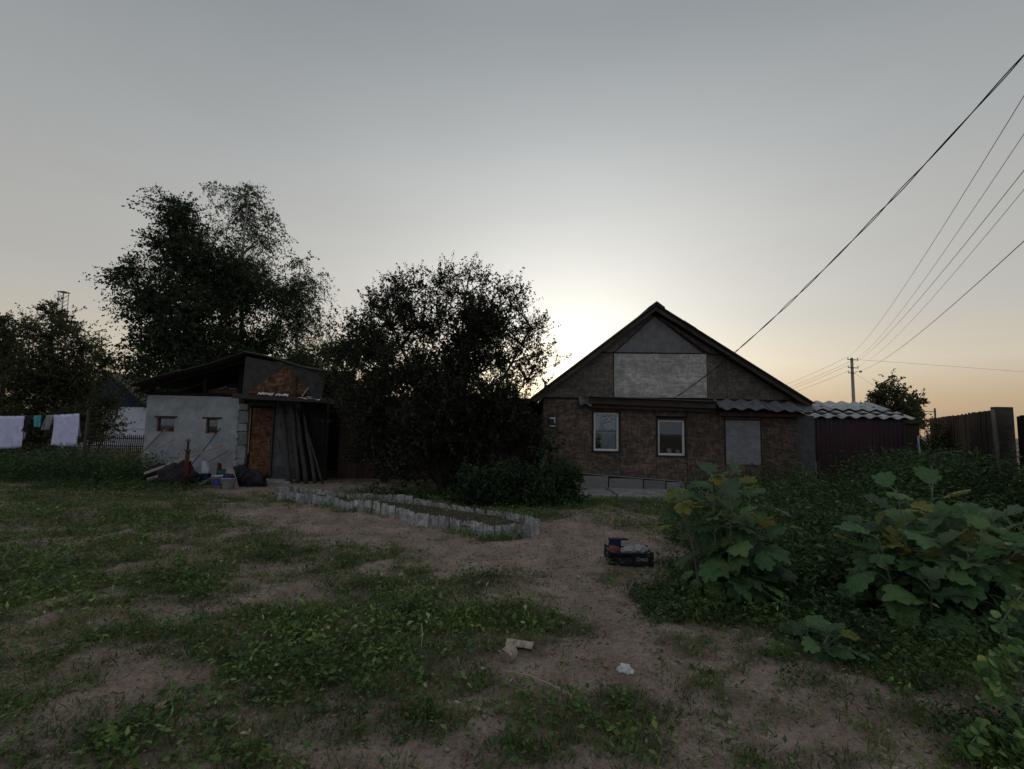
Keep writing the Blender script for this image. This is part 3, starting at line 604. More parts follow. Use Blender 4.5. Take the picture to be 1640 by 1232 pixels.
for (x, z, l, a) in ((-8.72, 2.70, .22, .3), (-8.42, 2.68, .24, -.05), (-7.84, 2.62, .34, .15), (-7.9, 2.56, .4, .05)):
    sp(MB().box(-l / 2, l / 2, 0, .05, -.012, .012, M=Matrix.Translation((x, SY + .45, z)) @ Matrix.Rotation(-a, 4, 'Y')), 'loft_lath', 'pale_wood')
sp(MB().box(-10.5, -5.4, 16.8, 16.83, 2.4, 3.5), 'loft_screen', 'dark_board')
for poly in ([(-7.57, 3.53), (-6.45, 3.34), (-6.45, 2.44), (-7.6, 2.47)], [(-6.44, 3.34), (-5.24, 3.13), (-5.36, 2.40), (-6.44, 2.44)]):
    sp(MB().prism(poly, SY - .52, SY - .5), 'gable_sheet', 'tar_sheet')
sp(MB().prism([(-7.42, 2.49), (-6.42, 3.25), (-6.2, 3.1), (-5.66, 2.47)], SY - .56, SY - .54), 'gable_board', 'osb_red', label='reddish triangular strand board on the gable')
sp(MB().box(-6.13, -6.06, SY - .6, SY - .562, 2.42, 2.98), 'gable_batten', 'dark_board')
sp(MB().prism([(-5.9, 2.42), (-5.86, 2.42), (-5.7, 2.66), (-5.73, 2.67)], SY - .6, SY - .58), 'loose_lath', 'pale_wood')
sp(MB().prism([(-7.75, 2.33), (-5.1, 2.24), (-5.1, 2.38), (-7.75, 2.46)], SY - .75, SY + .1), 'fascia_beam', 'dark_board')
def scrap(x0, x1, z0, z1, seed):
    random.seed(seed); n = 9; top = []; bot = []
    for i in range(n):
        u = i / (n - 1); top.append((x0 + (x1 - x0) * u, z0 + (z1 - z0) * u + random.uniform(.01, .05))); bot.append((x0 + (x1 - x0) * u, z0 + (z1 - z0) * u - random.uniform(.0, .05)))
    m = MB()
    for i in range(n - 1):
        y = SY - .77 + random.uniform(-.015, .015)
        m.add([(bot[i][0], y, bot[i][1]), (bot[i + 1][0], y - .01, bot[i + 1][1]), (top[i + 1][0], y + .1, top[i + 1][1]), (top[i][0], y + .1, top[i][1])], [(0, 1, 2, 3)])
    return m
for i, (a, b_, c, d, l) in enumerate(((-7.05, -6.63, 2.47, 2.455, 'leftmost torn white strip on the outbuilding ledge'), (-6.56, -6.2, 2.45, 2.43, 'middle torn white strip on the outbuilding ledge'), (-5.92, -5.3, 2.38, 2.35, 'rightmost torn white strip on the outbuilding ledge'))):
    m = scrap(a, b_, c, d, i + 2); m.build('plastic_strip', 'white_cloth', solid=.008, label=l, cat='plastic strip', group='torn white strips on the ledge')
random.seed(12)
# brown plank shed between outbuilding and house, mostly behind the bush
bs = thing('plank_shed', 'long dark brown plank shed behind the big bush', 'shed', (-2.4, 15.5, 0))
x = -5.35
while x < .7:
    wd = random.uniform(.12, .17); MB().box(x + 2.4 + .004, x + wd + 2.4, random.uniform(-.008, .008), .025, 0, 2.45 + random.uniform(-.02, .02)).build('plank', 'brown_wood', bs); x += wd
MB().box(-3.0, 3.15, .03, 2.4, 0, 2.42).build('shed_body', 'dark_board', bs); MB().prism([(-3.15, 2.47), (3.2, 2.5), (3.2, 2.57), (-3.15, 2.54)], -.25, 2.6).build('roof', 'roof_sheet', bs)

# ------------------------------------------------------------------ things leaning on and lying by the outbuilding
def pole_thing(a, b, r0, r1, m, name, label, cat, group=None, sides=9):
    a, b = Vector(a), Vector(b); n = 9; side = (b - a).orthogonal().normalized(); L = (b - a).length; pts = [a.lerp(b, i / (n - 1)) + side * (.0035 * L * math.sin(i * 1.3 + r0 * 90)) for i in range(n)]
    MB().tube(pts, [r0 + (r1 - r0) * i / (n - 1) * 1.0 + random.uniform(-.003, .003) * (r0 > .03) for i in range(n)], sides).build(name, m, smooth=True, label=label, cat=cat, group=group)
G1 = 'poles leaning beside the outbuilding door'
pole_thing((-6.15, 13.92, 0), (-6.72, 14.42, 2.2), .085, .065, 'pole_wood', 'log_pole', 'thickest leaning log pole, nearest the outbuilding door', 'pole', G1)
pole_thing((-5.95, 14.05, 0), (-6.42, 14.45, 2.18), .06, .05, 'old_wood', 'log_pole', 'dark leaning pole just right of the thickest log', 'pole', G1)
pole_thing((-5.66, 13.9, 0), (-6.28, 14.44, 2.1), .065, .05, 'pole_wood', 'log_pole', 'middle grey leaning pole of the group by the door', 'pole', G1)
pole_thing((-5.45, 14.0, 0), (-6.08, 14.46, 1.95), .05, .04, 'old_wood', 'log_pole', 'slim dark leaning pole, second from the right end', 'pole', G1)
pole_thing((-5.2, 13.9, 0), (-6.02, 14.4, 1.72), .035, .028, 'pole_wood', 'log_pole', 'shortest thin leaning pole, rightmost of the group', 'pole', G1)
G2 = 'tool handles leaning on the plaster wall'
pole_thing((-10.75, 13.7, .1), (-10.05, 14.38, 1.42), .016, .016, 'old_wood', 'tool_handle', 'dark tool handle leaning under the left tiny window', 'tool', G2, 6)
pole_thing((-10.6, 13.55, .1), (-9.98, 14.38, 1.46), .014, .014, 'pale_wood', 'tool_handle', 'pale tool handle reaching into the left tiny window', 'tool', G2, 6)
pole_thing((-10.7, 13.35, .15), (-9.75, 14.38, 1.15), .012, .012, 'pale_wood', 'tool_handle', 'lowest pale stick leaning at the left wall corner', 'tool', G2, 6)
pole_thing((-8.95, 13.45, .0), (-8.42, 14.37, 1.50), .014, .014, 'basin_green', 'tool_handle', 'long dark green handle leaning beside the right tiny window', 'tool', G2, 6)
pole_thing((-8.75, 13.0, .1), (-8.05, 14.2, .86), .013, .013, 'steel', 'tool_handle', 'thin grey rod leaning low toward the corner blocks', 'tool', G2, 6)
pole_thing((-9.2, 13.6, .3), (-9.02, 14.38, 1.3), .012, .01, 'pale_wood', 'tool_handle', 'thin pale lath standing behind the rusty standpipe', 'tool', G2, 6)
def plank(a, b, wd, th, m, name, label, cat, group=None):
    a, b = Vector(a), Vector(b); d = b - a; q = d.to_track_quat('X', 'Z'); M = Matrix.Translation(a) @ q.to_matrix().to_4x4()
    MB().box(0, d.length, -wd / 2, wd / 2, -th / 2, th / 2, M=M, jit=.006).build(name, m, label=label, cat=cat, group=group)
plank((-9.45, 12.9, .3), (-8.05, 13.9, 1.02), .16, .05, 'pale_wood', 'plank', 'long pale plank propped up across the junk heap', 'plank', 'pale planks by the outbuilding')
plank((-9.3, 12.8, .16), (-8.75, 13.3, .38), .17, .05, 'pale_wood', 'plank', 'short pale plank under the long one', 'plank', 'pale planks by the outbuilding')
plank((-7.75, 12.45, .08), (-7.5, 12.75, .3), .1, .03, 'grey_wood', 'plank', 'little grey board end beside the white buckets', 'plank', 'pale planks by the outbuilding')
sp_ = thing('standpipe', 'rusty iron standpipe with collar rising from the lawn before the outbuilding', 'standpipe', (-7.86, 12.1, 0))
MB().tube([(0, 0, 0), (.01, 0, .96)], [.052, .045], 12).build('casing_pipe', 'rust', sp_, smooth=True)
MB().tube([(.01, 0, .94), (0, 0, 1.18)], .024, 10).build('upper_pipe', 'rust', sp_, smooth=True); MB().lathe([(.07, .95), (.07, .98), (.02, .99)], (0, 0, 0), 12).build('collar', 'old_wood', sp_)
MB().lathe([(.03, 1.16), (.06, 1.17), (.06, 1.185), (.015, 1.24)], (0, 0, 0), 10).build('head', 'old_wood', sp_)
MB().box(.035, .10, -.05, .05, .35, .7, jit=.01).build('red_sleeve', 'red_paint', sp_, bevel=.01)
def lump(name, c, r, m, label, cat, seed, rough=.3, group=None, sub=4, parent=None):
    bm = bmesh.new(); bmesh.ops.create_icosphere(bm, subdivisions=sub, radius=1.0); rs = np.random.default_rng(seed); o = rs.uniform(0, 50, 3)
    from mathutils import noise
    for v in bm.verts:
        n = v.co.normalized(); k = 1 + rough * (noise.noise(n * 1.6 + Vector(o)) + .6 * noise.noise(n * 4.2 + Vector(o)) + .5 * (.4 - abs(noise.noise(n * 7.5 + Vector(o))))); v.co = Vector((n.x * r[0] * k, n.y * r[1] * k, max(n.z * r[2] * k, -r[2] * .55)))
    me = bpy.data.meshes.new(name); bm.to_mesh(me); bm.free()
    for p in me.polygons: p.use_smooth = True
    ob = obj(name, me, m, parent, label=label, cat=cat, group=group); ob.location = (c[0], c[1], c[2] + r[2] * .5); return ob
def bucket(c, r, h, label, full, printcol=None):
    b = thing('bucket', label, 'bucket', c, group='white buckets by the outbuilding')
    MB().lathe([(r * .78, 0), (r, h), (r * 1.05, h), (r * 1.05, h + .015), (r * .95, h + .015), (r * .76, .02), (.001, .02)], sides=20).build('bucket_wall', 'bucket_white', b, smooth=True)
    pts = [(math.cos(t) * r * 1.04, -abs(math.sin(t)) * r * .55 - r * .3, h - .02 - math.sin(t) * .12) for t in np.linspace(0, math.pi, 12)]
    MB().tube(pts, .004, 5).build('bail', 'steel', b)
    if printcol:
        m = MB().grid(lambda u, v: ((r * (.83 + .13 * v)) * 1.015 * math.cos(-2.4 + 1.6 * u), (r * (.83 + .13 * v)) * 1.015 * math.sin(-2.4 + 1.6 * u), h * (.25 + .55 * v)), 10, 2); m.build('blue_label', printcol, b)
    if full: lump('rag_filling', (0, 0, h - .08), (r * .85, r * .85, .12), full, None, None, 3, parent=b)
bucket((-7.35, 12.62, 0), .16, .30, 'white bucket with a blue printed label', None, 'blue_print'); bucket((-6.98, 12.4, 0), .165, .27, 'white bucket filled with dark rags, nearest the door', 'navy')
lump('dark_sack', (-9.55, 13.6, .05), (.32, .25, .3), 'dark_cloth', 'round dark sack lying under the left tiny window', 'sack', 5, .2)
lump('rubbish_heap', (-6.8, 13.2, 0), (.34, .3, .26), 'dark_cloth', 'black heap of bags at the outbuilding corner', 'bags', 8, .4)
lump('rubbish_heap', (-8.6, 13.0, 0), (.45, .3, .4), 'dark_cloth', 'dark heap of clothes beneath the long pale plank', 'bags', 9, .4)
lump('rubbish_heap', (-7.08, 13.15, 0), (.24, .24, .34), 'rubber', 'black bulky bag behind the white buckets', 'bags', 15, .35)
can = thing('canister', 'white canister with a sloping top behind the rusty standpipe', 'canister', (-8.05, 13.2, 0))
MB().prism([(-.09, .3), (.1, .3), (.1, .4), (.01, .62), (-.09, .62)], -.06, .06).build('canister_body', 'bucket_white', can, bevel=.02); MB().box(-.1, .11, -.07, .07, 0, .3).build('canister_base', 'navy', can, bevel=.01)
MB().prism([(-.06, 0), (.08, 0), (.02, .55), (-.04, .58)], -.04, .04).build('red_board', 'red_paint', label='narrow red board standing beside the white canister', cat='board').location = (-7.75, 13.3, 0)
MB().lathe([(.2, .0), (.27, .2), (.28, .2), (.2, .01), (.001, .01)], (-7.35, 13.05, .22), 18).build('green_basin', 'basin_green', smooth=True, label='dark green basin resting behind the white buckets', cat='basin')
MB().prism([(-.2, 0), (.18, 0), (.02, .45), (-.16, .5)], -.01, .01).build('cardboard_flap', 'pink_card', label='pinkish cardboard flap leaning behind the right white bucket', cat='cardboard').location = (-7.1, 12.78, 0)

# ------------------------------------------------------------------ bed edged with upright slate strips
bed = thing('garden_bed', 'wedge-shaped garden bed edged with upright grey slate strips', 'garden bed', (-2.0, 9.2, 0))
front = [(-5.05, 10.78), (-3.4, 9.75), (-1.91, 8.72), (-.9, 7.98), (-.03, 7.3)]; right = [(-.03, 7.3), (.48, 7.78)]; back = [(.48, 7.8), (-.18, 8.62), (-1.5, 9.62), (-2.8, 10.42), (-4.0, 11.1), (-4.85, 11.45)]; left = [(-4.85, 11.45), (-5.05, 10.78)]
variants = []
for k in range(6):
    random.seed(40 + k); wd, hh, th = .128, .42, .012; n = 5; cv = random.uniform(.010, .024) * random.choice((1, 1, -1)); vs = []
    for j in range(n):
        u = j / (n - 1); x = (u - .5) * wd; y = cv * (1 - (2 * u - 1) ** 2); top = hh + random.uniform(-.01, .008) - (.05 if random.random() < .12 else 0)
        vs += [(x, y, -.15), (x, y + th, -.15), (x, y + th, top), (x, y, top)]
    fs = []
    for j in range(n - 1):
        a, b_ = 4 * j, 4 * (j + 1); fs += [(a, b_, b_ + 3, a + 3), (a + 1, a + 2, b_ + 2, b_ + 1), (a + 3, b_ + 3, b_ + 2, a + 2)]
    fs += [(0, 3, 2, 1), (4 * n - 4, 4 * n - 3, 4 * n - 2, 4 * n - 1)]
    m = MB().add(vs, fs).mesh('edging_slab'); m.materials.append(MATS['edging']); variants.append(m)
random.seed(77)
def edging(pl, hbase, step=.122):
    pts = [Vector((*p, 0)) for p in pl]; carry = .07
    for a, b_ in zip(pts, pts[1:]):
        L = (b_ - a).length; d = (b_ - a) / L; s = carry
        while s < L:
            p = a + d * s; o = bpy.data.objects.new('edging_slab', random.choice(variants)); COL.objects.link(o); o.parent = bed
            o.location = (p.x + 2.0, p.y - 9.2, gz(p.x, p.y) + hbase - .42 + random.uniform(-.010, .010)); o.rotation_euler = (random.uniform(-.06, .08), random.uniform(-.03, .03), math.atan2(d.y, d.x) + random.uniform(-.2, .2)); sx = random.uniform(.82, 1.08); o.scale = (sx, 1, 1)
            s += step * (.93 + .14 * random.random()) * (.6 + .4 * sx)
        carry = s - L
edging(front, .205); edging(right, .21); edging(back, .20); edging(left, .26)
poly = front + [right[1]] + back[1:]
n = len(poly); cx = sum(p[0] for p in poly) / n; cy = sum(p[1] for p in poly) / n
s = MB(); rings = [1.0, .75, .5, .25]
for k, r_ in enumerate(rings): s.v += [(cx + (p[0] - cx) * r_ * .985 + 2.0, cy + (p[1] - cy) * r_ * .985 - 9.2, .07 + .04 * random.random() + .02 * k) for p in poly]
s.v.append((cx + 2, cy - 9.2, .14))
for k in range(3): s.f += [(k * n + i, k * n + (i + 1) % n, (k + 1) * n + (i + 1) % n, (k + 1) * n + i) for i in range(n)]
s.f += [(3 * n + i, 3 * n + (i + 1) % n, 4 * n) for i in range(n)]
s.build('bed_soil', 'soil_bed', bed, smooth=True)

# ------------------------------------------------------------------ trees and bushes
def woody(name, label, cat, base, clumps, leaf, bark, nl, ll, twig_l, droop, group=None, trunk_r=.12, stems=1, dens=None, up=.3, trunk_to=None, thin=False, crown_name='crown', seed=1, outward=.5, tufty=.72):
    """A trunk or several stems, limbs to every clump, twigs through the clump, leaves strung along the twigs."""
    global rng
    rng = np.random.default_rng(seed); random.seed(seed)
    t = thing(name, label, cat, base, group=group); B = np.array(base, float); cl = np.array(clumps, float)
    wood = MB(); parts = []; top = cl[np.argmax(cl[:, 2])]
    stem_lines = []
    for s in range(stems):
        tgt = np.array(trunk_to if trunk_to is not None else top[:3]) if s == 0 else cl[random.randrange(len(cl)), :3]
        o0 = np.array([random.uniform(-.25, .25), random.uniform(-.25, .25), 0]) * (stems > 1); pts = []
        for i in range(9):
            u = i / 8; w_ = np.array([math.sin(u * 5 + s), math.cos(u * 4 + s * 2), 0]) * .025 * (tgt[2] - B[2]); pts.append((B + o0) * (1 - u) + tgt * u + w_ * u * (1 - u) * 2 + np.array([0, 0, .12 * (tgt[2] - B[2]) * u * (1 - u)]))
        wood.tube([p - B for p in pts], [trunk_r / (1 + .5 * (stems > 1)) * (1 - .9 * (i / 8)) + .008 for i in range(9)], 8); stem_lines.append(np.array(pts))
    allp = np.concatenate(stem_lines); vol = cl[:, 3] ** 2.2 * (np.array(dens) if dens is not None else 1); vol = vol * rng.lognormal(0, .3, len(vol)); vol = vol / vol.sum()
    for c, share in zip(cl, vol):
        ctr, r = c[:3], c[3]
        below = allp[allp[:, 2] < ctr[2] - .15 * r]; below = below if len(below) else allp[:1]
        d = np.linalg.norm(below - ctr, axis=1) + .3 * np.maximum(0, ctr[2] - below[:, 2]); q = below[np.argmin(d)]
        mid = (q + ctr) / 2 + np.array([0, 0, .08 * np.linalg.norm(ctr - q)]) + rng.normal(size=3) * .05 * r
        limb = [q, q * .6 + mid * .4, mid, mid * .5 + ctr * .5, ctr]; wood.tube([p - B for p in limb], [max(.012, .055 * r), .045 * r + .006, .035 * r + .006, .022 * r + .005, .008], 5)
        n_leaf = int(nl * share); per = 16; n_tw = max(4, n_leaf // per)
        dirs = rdir(n_tw); dirs[:, 2] = dirs[:, 2] * .9 + .1; rad = rng.uniform(.15, 1.0, n_tw) ** .45
        nsub = max(3, int(3 + 7 * r)); sd = rdir(nsub); sub = ctr + sd * (r * rng.uniform(.35, .98, (nsub, 1))); pick = rng.choice(nsub, n_tw, p=(lambda q: q / q.sum())(rng.uniform(.25, 1, nsub)))
        tuft = sub[pick] + rng.normal(size=(n_tw, 3)) * (.20 * r + .05); loose = ctr + dirs * (rad * r)[:, None] * rng.uniform(.5, 1.0, (n_tw, 1))
        org = np.where((rng.random(n_tw) < tufty)[:, None], tuft, loose); dirs = unit(dirs * .5 + sd[pick] * .6)
        src = ctr * .55 + org * .45 + rng.normal(size=(n_tw, 3)) * .06 * r + np.array([0, 0, -.12 * r])
        td = unit(dirs * outward + rng.normal(size=(n_tw, 3)) * .45 + np.array([0, 0, up])); tl = rng.uniform(.5, 1.15, n_tw) * twig_l
        tip = org + td * tl[:, None] + np.array([0, 0, -1]) * (droop * tl)[:, None]
        w0 = .012 if not thin else .008
        parts_w = [strip_arrays(src - B, org - B, np.full(n_tw, w0 * 1.6)), strip_arrays(org - B, tip - B, np.full(n_tw, w0)), strip_arrays(np.repeat(ctr[None], n_tw, 0) - B + rng.normal(size=(n_tw, 3)) * .02, src - B, np.full(n_tw, w0 * 2.2))]
        parts.append(('w', parts_w))
        u = rng.uniform(.0, 1.05, (n_tw, per)); sag = -(droop * .45) * (u * (1 - u) * 4) * 0
        P = org[:, None] + (tip - org)[:, None] * u[..., None] + rng.normal(size=(n_tw, per, 3)) * .028 * twig_l
        P = P.reshape(-1, 3); D = np.repeat(unit(tip - org), per, 0) * .5 + rng.normal(size=(len(P), 3)) * .6 + np.array([0, 0, -.25 - droop * .5])
        Ls = ll * rng.uniform(.55, 1.3, len(P)) * rng.uniform(.85, 1.2); parts.append(('l', [leaf_arrays(P - B, D, Ls, Ls * rng.uniform(.5, .75, len(P)))]))
    tr = wood.build('trunk', bark, t, smooth=True)
    V, T = join_arrays([a for k, p in parts if k == 'w' for a in p]); tw = obj('twigs', np_mesh('twigs', V, T), 'bark', t, kind='stuff')
    V, T = join_arrays([a for k, p in parts if k == 'l' for a in p]); obj(crown_name, np_mesh(crown_name, V, T), leaf, t)
    return t
DENSE = [(-13.42, 19.16, 9.81, 0.97), (-14.28, 20.14, 10.83, 0.51), (-12.55, 19.58, 8.17, 1.36), (-15.12, 20.33, 8.11, 1.16), (-16.29, 20.4, 7.9, 0.52), (-13.96, 18.61, 6.08, 1.06), (-12.39, 18.44, 5.83, 1.45), (-12.3, 21.08, 7.02, 1.39), (-13.78, 19.23, 4.49, 1.17), (-12.0, 19.15, 4.26, 1.33), (-11.89, 21.59, 4.91, 1.23), (-10.9, 19.9, 7.52, 0.86), (-15.98, 21.08, 3.94, 0.69), (-13.37, 19.92, 9.34, 0.88), (-12.17, 20.45, 2.88, 1.29), (-13.18, 19.3, 2.99, 1.08), (-14.2, 19.8, 9.0, .7)]
BIRCH = [(-13.21, 23.32, 12.86, 0.65), (-14.53, 23.88, 12.69, 0.79), (-14.9, 23.06, 13.02, 0.38), (-12.19, 23.58, 11.72, 0.66), (-13.27, 23.41, 11.69, 1.13), (-11.81, 22.35, 10.12, 0.83), (-14.57, 23.62, 11.06, 0.84), (-11.49, 23.22, 11.14, 0.29), (-12.65, 22.52, 13.16, 0.17), (-12.17, 22.27, 8.97, 0.94), (-14.35, 23.88, 9.31, 0.91), (-11.98, 22.93, 8.73, 0.75)]
BIRCHR = [(-10.05, 22.53, 9.24, 0.43), (-9.58, 22.91, 8.52, 0.64), (-10.32, 22.51, 7.97, 0.85), (-11.36, 23.01, 7.73, 0.76), (-8.74, 21.75, 6.74, 0.5), (-9.97, 22.72, 6.31, 1.15), (-10.67, 21.87, 5.4, 1.05), (-9.44, 23.05, 4.89, 0.93), (-8.73, 22.91, 6.37, 0.35), (-8.37, 21.03, 8.19, 0.21), (-7.59, 21.13, 4.91, 0.7), (-9.52, 21.32, 4.08, 1.08)]
TREEA = [(-20.76, 22.4, 6.28, 0.74), (-19.8, 20.81, 5.18, 1.05), (-18.87, 21.38, 4.75, 0.92), (-17.16, 20.4, 3.89, 0.52), (-18.98, 21.02, 3.61, 1.17), (-19.97, 20.66, 3.55, 1.15), (-19.73, 20.55, 2.24, 1.2), (-18.77, 21.26, 2.02, 1.13), (-20.15, 21.25, 6.37, 0.32), (-21.5, 20.4, 1.3, 1.2), (-19, 20, .9, 1.0), (-17.6, 20, 1.2, .8), (-20.3, 19.6, .9, .9)]
TREEB = [(-23.57, 22.81, 5.79, 0.64), (-23.1, 22.36, 4.26, 1.02), (-23.13, 22.86, 2.58, 1.22), (-24.39, 22.71, 4.87, 1.15), (-23, 21, 1.2, 1.2), (-24.6, 22, 2.4, 1.2)]
SHRUBL = [(-16.15, 19.49, 2.5, 0.44), (-16.19, 19.17, 1.87, 0.58), (-15.26, 18.66, 1.52, 0.43), (-16.66, 19.36, 1.26, 0.54)]
BUSHD = [(-1.17, 12.9, 5.66, 0.34), (-1.72, 12.9, 5.22, 0.67), (-2.3, 12.62, 4.27, 0.88), (-0.95, 12.7, 4.66, 0.72), (-2.6, 11.98, 2.89, 0.88), (-1.34, 12.8, 3.2, 0.96), (-0.66, 12.63, 3.48, 0.64), (-3.36, 12.11, 1.97, 0.8), (-2.05, 11.71, 1.68, 0.98), (-0.81, 12.6, 1.55, 1.03), (0.22, 12.6, 1.49, 0.66), (-2.47, 11.9, 0.79, 0.78), (-1.27, 12.5, 0.7, 0.8), (-3.53, 12.34, 0.97, 0.56), (-0.45, 11.87, 2.31, 0.54), (-1.84, 12.13, 2.3, 0.92), (-3.34, 12.98, 3.66, 0.66), (-4.33, 13.17, 2.32, 0.43), (-4.0, 13, 4.25, .5), (-4.6, 13.2, 3.5, .52), (-4.75, 13.3, 2.7, .45), (-2.9, 12.6, 4.7, .55), (.1, 12.5, 2.4, .5)]
BUSHS = [(-2.67, 11.96, 5.03, 0.39), (-3.49, 12.76, 4.75, 0.48), (-0.06, 11.96, 4.64, 0.51), (0.47, 12.7, 4.26, 0.59), (0.74, 12.3, 3.55, 0.41), (0.16, 12.9, 3.30, 0.6), (-4.09, 13.27, 3.69, 0.57), (-4.18, 12.61, 2.93, 0.41), (1.08, 12.7, 3.3, 0.15), (-3.12, 12.33, 4.2, 0.53), (-0.33, 12.01, 4.02, 0.52), (0.4, 12.6, 2.86, 0.32)]
SMALL = [(22.98, 29.63, 4.36, 0.53), (23.35, 30.92, 3.68, 0.78), (24.61, 30.79, 3.5, 0.86), (23.36, 29.76, 2.6, 1.05), (22.01, 29.92, 3.22, 0.34), (24.56, 30.04, 2.4, 0.49), (23.59, 30.29, 4.92, 0.27)]
woody('dense_tree', 'broad dark leafy tree behind the outbuilding, left of the birches', 'tree', (-13.1, 20, 0), DENSE, 'leaf_dense', 'bark', 82000, .105, .9, .55, trunk_r=.25, trunk_to=(-13.6, 19.8, 10.2), seed=2)
woody('birch_tree', 'tallest thin-crowned birch with a pale trunk behind the dark tree', 'tree', (-12.9, 23, 0), BIRCH, 'leaf_birch', 'birch_bark', 17000, .085, 1.0, .8, trunk_r=.16, trunk_to=(-12.9, 23, 12.6), seed=3, thin=True, up=.15)
woody('birch_tree', 'shorter drooping birch at the right of the tree group', 'tree', (-9.9, 22.5, 0), BIRCHR, 'leaf_birch', 'birch_bark', 30000, .095, 1.0, .85, trunk_r=.14, trunk_to=(-10, 22.5, 8.9), seed=4, thin=True, up=.1)
woody('garden_tree', 'bushy tree behind the washing line with a ragged top', 'tree', (-19.4, 21, 0), TREEA, 'leaf_far', 'bark', 60000, .095, .6, .1, trunk_r=.16, seed=5, stems=2)
woody('garden_tree', 'rounded tree at the left edge behind the hanging sheet', 'tree', (-23.4, 22.6, 0), TREEB, 'leaf_far', 'bark', 26000, .11, .6, .1, trunk_r=.15, seed=6)
woody('sprawling_shrub', 'loose shrub before the white neighbouring wall', 'shrub', (-16.2, 19.2, 0), SHRUBL, 'leaf_far', 'bark', 7000, .09, .6, .3, trunk_r=.05, stems=3, seed=7)
random.seed(51); FILL = []
while len(FILL) < 44:
    u = Vector((random.uniform(-1, 1), random.uniform(-1, 1), random.uniform(-.95, 1)))
    if u.length < .92: FILL.append((-1.65 + u.x * 2.55, 12.45 + u.y * .9, 2.95 + u.z * 2.45, random.uniform(.26, .5)))
SHOOT = [(x, 12.5 + .3 * math.sin(x * 5), z, .16) for x, z in ((-1.15, 5.75), (-.75, 5.4), (-1.9, 5.4), (-2.45, 5.25), (-2.85, 5.1), (-.25, 5.05), (.2, 4.75), (-3.6, 4.55), (.75, 4.2), (-1.55, 5.6))]
woody('lilac_bush', 'huge dark many-stemmed bush between the outbuilding and the house', 'bush', (-1.5, 12.5, 0), BUSHD + BUSHS + FILL + SHOOT, 'leaf_bush', 'bark', 150000, .062, .42, -.05, trunk_r=.09, stems=9, dens=[1.0] * len(BUSHD) + [.55] * len(BUSHS) + [1.0 if f[0] < -.2 else .55 for f in FILL] + [1.3] * len(SHOOT), seed=8, up=.7, outward=.7, tufty=.35)
woody('small_tree', 'small yellowish round tree behind the lean-to roof', 'tree', (23.4, 30.2, 0), SMALL, 'leaf_far', 'bark', 10000, .15, .6, .05, trunk_r=.12, seed=9, stems=2)
SHRUB = [(-0.55, 10.47, 0.48, 0.36), (0.17, 10.55, 0.55, 0.40), (0.84, 10.65, 0.48, 0.40), (1.28, 10.76, 0.33, 0.26), (-0.22, 10.43, 0.22, 0.30), (0.57, 10.37, 0.2, 0.32), (-0.9, 10.7, 0.25, 0.26), (1.05, 10.5, .2, .28)]
woody('peony_bush', 'dense low green bush beside the right end of the garden bed', 'bush', (.2, 10.6, 0), SHRUB, 'leaf_shrub', 'bark', 30000, .06, .2, .0, trunk_r=.02, stems=7, seed=10, up=.9)
woody('lime_shrub', 'bright green leafy tuft against the house plinth', 'shrub', (1.35, 11.2, 0), [(1.30, 11.2, .62, .16), (1.42, 11.15, .5, .15), (1.5, 11.2, .62, .08)], 'leaf_lime', 'bark', 420, .085, .16, .1, trunk_r=.012, stems=3, seed=11, up=.8)
SAPL = [(0.95, 12.24, 1.28, 0.22), (0.72, 12.22, 1.05, 0.22), (1.15, 12.25, 0.95, 0.20), (0.97, 12.30, 0.66, 0.25)]
woody('sapling', 'sparse young sapling before the left end of the house wall', 'sapling', (.95, 12.25, 0), SAPL, 'leaf_shrub', 'bark', 700, .09, .28, .1, trunk_r=.016, stems=3, seed=12, up=.8, thin=True)
woody('boundary_shrub', 'green shrub filling the gap between lean-to and right fence', 'shrub', (13.4, 15.6, 0), [(13.2, 15.5, 1.3, .6), (13.8, 15.8, 1.1, .6), (12.9, 15.2, .7, .55), (13.5, 15.4, .6, .6), (14.2, 16.2, .8, .6)], 'leaf_far', 'bark', 6500, .09, .4, .0, trunk_r=.03, stems=5, seed=13, up=.6)
rng = np.random.default_rng(5); random.seed(5)
def flower(x, y, z, label):
    f = thing('peony_flower', label, 'flower', (x, y, z), group='pale flowers on the low bush')
    for k in range(9):
        a = k * 2.4; t = .5 + .4 * (k % 3) / 2; d = Vector((math.cos(a) * math.cos(t), math.sin(a) * math.cos(t), math.sin(t))); s = d.cross(Vector((0, 0, 1))).normalized(); l = .06
        MB().add([(0, 0, 0), d * l * .5 + s * .026, d * l, d * l * .5 - s * .026], [(0, 1, 2, 3)]).build('petal', 'petal', f)
    MB().tube([(0, 0, -.32), (.01, .01, -.12), (0, 0, 0)], .004, 5).build('stalk', 'plume_stem', f)
flower(1.40, 10.42, .48, 'left pale flower on the low green bush'); flower(1.53, 10.40, .40, 'right pale pinkish flower on the low green bush')

